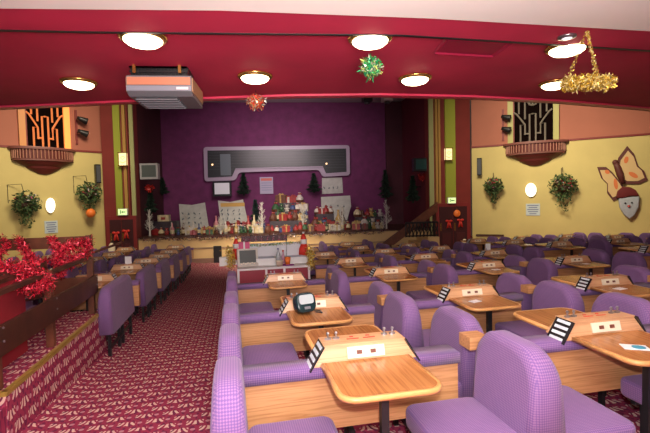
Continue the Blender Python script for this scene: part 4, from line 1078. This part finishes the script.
# hanging red beaded panel strip behind the desk
a = at(241, 233, 12.6); b_ = at(287, 239, 12.6)
p = sw(cxm, DY+.98)
ax, az1 = dk(241, 235, DY+.93); bx2, az0 = dk(287.5, 240.5, DY+.93)
t = tag(empty('tinsel_letter_strip', sw((ax+bx2)/2, DY+.93, az0), SA), 'dark strip with pink foil letters above the cashier desk', 'decoration')
wl = (bx2-ax)/2
obj('board', B(-wl, wl, 0, .02, 0, .15), mat('strip_dark', (.06, .008, .02), .5), t)
R = random.Random(8); bm = bmesh.new()
for k in range(8):
    xx = -wl+wl*2*(k+.5)/8; tinsel(bm, [(xx, -.01, .02), (xx, -.01, .13)], .045, 40, wd=.006, rnd=R, mi=-2)
obj('foil_letters', bm, None, t, mats=[mat('foil_pink', (.62, .09, .20), .35, .3), mat('foil_white', (.8, .6, .65), .3, .4)])
for q in (-wl+.03, wl-.03): obj('stick', B(q-.01, q+.01, .02, .035, dz0+hh-az0, .15), BLACK, t)
for u, L in ((230, 'gold tinsel bunch hanging at the left end of the cashier desk'), (310, 'gold tinsel bunch hanging at the right end of the cashier desk')):
    x, z = dk(u, 258, DY-.0); x2, z2 = dk(u, 248, DY); x3, z3 = dk(u, 267, DY)
    t = tag(empty('gold_tinsel', sw(x, DY-.02, z), SA), L, 'tinsel'); bm = bmesh.new(); tinsel(bm, [(0, 0, z3-z), (.03, 0, 0), (-.02, 0, z2-z)], .13, 520, wd=.010, rnd=R, mi=-3); obj('strands', bm, None, t, mats=GD)
bm = bmesh.new(); tinsel(bm, [(-hw, .88, bk), (-.3*hw, .88, bk-.04), (hw*.3, .88, bk-.02), (hw, .88, bk)], .055, 700, wd=.006, rnd=R, mi=-2)
o = obj('tinsel_garland', bm, None, mats=[GD[1], GR[1]]); o.location = sw(cxm, DY, dz0); o.rotation_euler = (0, 0, SA); tag(o, 'thin gold-green tinsel garland along the back of the cashier desk', 'garland')
x, z = dk(223.5, 261, DY+.1); t = tag(empty('white_box', sw(x, DY+.1, z-.11), SA), 'white card box attached beside the left end of the cashier desk', 'box')
obj('box', B(-.09, .09, -.06, .06, 0, .2), PAPER, t); obj('bracket', B(.05, .3, -.01, .01, .02, .06), WHITE, t)
x, z = dk(244, 243, DY+.8); t = tag(empty('pink_gift', sw(x, DY+.8, dz0+hh), SA), 'pink wrapped parcel behind the beige monitor', 'gift')
obj('parcel', B(-.13, .13, -.08, .08, 0, z-(dz0+hh)+.03), mat('hot_pink', (.60, .06, .20), .5), t); obj('ribbon', B(-.02, .02, -.085, .085, 0, z-(dz0+hh)+.035), PAPER, t)

# ------------------------------------------------------------------ raised platform at left with railing
PZ = .20; PXE = -1.80; PY0, PY1 = 3.80, 6.45
bm = bmesh.new(); uvl = bm.loops.layers.uv.new('UVMap')
def quad(P, UV):
    f = bm.faces.new([bm.verts.new(sw(*p[:2])[:2] + (p[2],)) for p in P])
    for l, u in zip(f.loops, UV): l[uvl].uv = u
XL = -9
quad([(XL, PY0, PZ), (PXE, PY0, PZ), (PXE, PY1, PZ), (XL, PY1, PZ)], [(XL, PY0), (PXE, PY0), (PXE, PY1), (XL, PY1)])
quad([(PXE, PY0, PZ), (PXE+.04, PY0, -1), (PXE+.04, PY1, -1), (PXE, PY1, PZ)], [(PY0*1.0, 0), (PY0, -1.2), (PY1, -1.2), (PY1, 0)])
quad([(PXE, PY1, PZ), (PXE+.04, PY1, -1), (XL, PY1, -1), (XL, PY1, PZ)], [(0, 0), (0, -1.2), (7, -1.2), (7, 0)])
quad([(XL, PY0, PZ), (XL, PY0, -1), (PXE+.04, PY0, -1), (PXE, PY0, PZ)], [(0, 0), (0, -1.2), (7, -1.2), (7, 0)])
struct(obj('floor_platform', bm, CARPET))
for k in range(2):
    bm = bmesh.new(); uvl = bm.loops.layers.uv.new('UVMap'); z = PZ-.11*(k+1); y1 = PY0-.3*k; y0 = y1-.3
    quad([(XL, y0, z), (PXE+.0, y0, z), (PXE+.0, y1, z), (XL, y1, z)], [(XL, y0), (PXE, y0), (PXE, y1), (XL, y1)])
    quad([(XL, y0, -.6), (PXE, y0, -.6), (PXE, y0, z), (XL, y0, z)], [(0, 0), (7, 0), (7, .15), (0, .15)])
    quad([(PXE, y0, -.6), (PXE, y1, -.6), (PXE, y1, z), (PXE, y0, z)], [(0, 0), (.3, 0), (.3, .15), (0, .15)])
    struct(obj('floor_step', bm, CARPET))
    bm = bmesh.new(); box(bm, XL, PXE+.01, y0-.012, y0+.03, z-.02, z+.008); o = struct(obj('trim_%d' % (8+k), bm, BRASS)); o.rotation_euler = (0, 0, SA)
NOSE = mat('brass_nosing', (.45, .30, .06), .4, .3)
bm = bmesh.new(); box(bm, PXE-.03, PXE+.012, PY0, PY1, PZ-.03, PZ+.008); box(bm, XL, PXE+.01, PY0-.012, PY0+.03, PZ-.03, PZ+.008)
o = struct(obj('trim_6', bm, NOSE)); o.rotation_euler = (0, 0, SA)
# side railing
RX = PXE-.09
t = tag(empty('side_railing', sw(RX, 5, PZ), SA), 'dark wooden railing along the raised carpet platform beside the aisle', 'railing')
ya, yb = PY0+.06-5, 6.27-5
for y in (ya, 4.93-5, yb): obj('post', B(-.035, .035, y-.035, y+.035, 0, 1.06 if y == yb else .80), WDARK2, t)
for z0_, z1_, nm in ((.28, .52, 'lower_board'), ): obj(nm, B(.036, .07, ya-.15, yb+.05, z0_, z1_), WDARK, t)
obj('top_rail', B(-.03, .03, ya, yb, .745, .785), WDARK, t)
bm = bmesh.new()
for y in (ya, 4.93-5, yb):
    for z in (.39, .5): ball(bm, (.072, y, z), .010, 6)
obj('bolts', bm, CHROME, t)
t = tag(empty('end_railing', sw(RX, 6.27, PZ), SA), 'dark wooden railing across the far end of the raised platform', 'railing')
for z0_, z1_ in ((.90, 1.05), (.28, .50)): obj('board', B(-3.2, -.04, -.02, .02, z0_, z1_), WDARK2, t)
for x in (-1.1, -2.2, -3.1): obj('post', B(x-.035, x+.035, .02, .08, 0, 1.05), WDARK2, t)
bm = bmesh.new(); tube(bm, [(-.03, .04, .80), (.28, .5, .90)], .018, 6); obj('stub_handrail', bm, WDARK, t)
# red tinsel
RT = [mat('tinsel_red', (.80, .02, .06), .3, .35), mat('tinsel_red_dark', (.30, .006, .02), .25, .6), mat('tinsel_red_bright', (.90, .10, .14), .25, .4)]
R = random.Random(21)
def sp(u, v, y):                                  # pixel -> seating point at depth y
    r = MS.inverted() @ ray(u, v); k = y/r.y; return Vector(sw(r.x*k, y))[:2] + (r.z*k+CZ,)
bm = bmesh.new()
tinsel(bm, [sp(88, 240, 6.2), sp(85, 252, 6.1), sp(72, 262, 5.9), sp(60, 266, 5.7), sp(56, 258, 5.6), sp(66, 248, 5.8), sp(80, 243, 6.1)], .11, 2900, ln=.04, wd=.0055, rnd=R, mi=-3)
tinsel(bm, [sp(50, 238, 6.1), sp(57, 248, 6.0), sp(62, 262, 5.8), sp(60, 276, 5.6)], .075, 1500, ln=.04, wd=.005, rnd=R, mi=-3)
tinsel(bm, [sp(18, 238, 6.1), sp(26, 252, 5.9), sp(36, 262, 5.6), sp(48, 262, 5.6)], .07, 1500, ln=.04, wd=.005, rnd=R, mi=-3)
tinsel(bm, [sp(0, 236, 6.1), sp(8, 243, 6.0), sp(0, 256, 5.4)], .06, 400, wd=.006, rnd=R, mi=-3)
tag(obj('red_tinsel_garland', bm, None, mats=RT), 'red tinsel garland swagged over the far platform railing', 'garland')
bm = bmesh.new()
tinsel(bm, [sp(0, 266, 4.6), sp(14, 268, 4.7), sp(30, 270, 4.7), sp(20, 282, 4.6), sp(34, 290, 4.6), sp(42, 276, 4.8), sp(46, 288, 4.8), sp(26, 262, 4.8)], .12, 3000, ln=.035, wd=.005, rnd=R, mi=-3)
tag(obj('red_tinsel_bunch', bm, None, mats=RT), 'thick bunch of red tinsel hanging over the red panel', 'tinsel')
# red panel unit and chair on the platform
x, z = -2.32, PZ
t = tag(empty('red_panel_booth', sw(-2.30, 4.75, PZ), SA), 'red fabric-covered booth panel standing on the raised platform', 'panel')
obj('panel', bev(B(-.9, .22, -.04, .04, .02, .78), .01), REDF, t); obj('side_panel', bev(B(.18, .25, -.75, .04, .02, .78), .01), REDF, t)
obj('top_rail', B(-.9, .26, -.06, .06, .78, .82), WDARK, t); obj('side_rail', B(.16, .27, -.76, .06, .78, .82), WDARK, t)
t = tag(empty('black_chair', sw(-2.35, 5.45, PZ), SA+.3), 'black curved-back chair behind the red panel on the platform', 'chair')
bm = bmesh.new(); lathe(bm, [(.23, .52), (.25, .7), (.24, .82), (.225, .82), (.235, .7), (.215, .52)], 14, a0=-.9, a1=.9); obj('backrest', bm, WDARK, t, True)
bm = bmesh.new(); lathe(bm, [(.21, .42), (.23, .44), (.22, .48), (.05, .49)], 16); obj('seat', bm, WDARK, t, True)
for a in (.6, -.6, 2.5, -2.5):
    bm = bmesh.new(); tube(bm, [(.18*cos(a), .18*sin(a), .44), (.26*cos(a), .26*sin(a), 0)], .014, 6); obj('leg', bm, BLACK, t)
    if abs(a) < 1: bm = bmesh.new(); tube(bm, [(.2*cos(a), .2*sin(a), .44), (.235*cos(a), .235*sin(a), .6)], .012, 6); obj('back_upright', bm, BLACK, t)
# long wooden ledge table behind the railing on the left
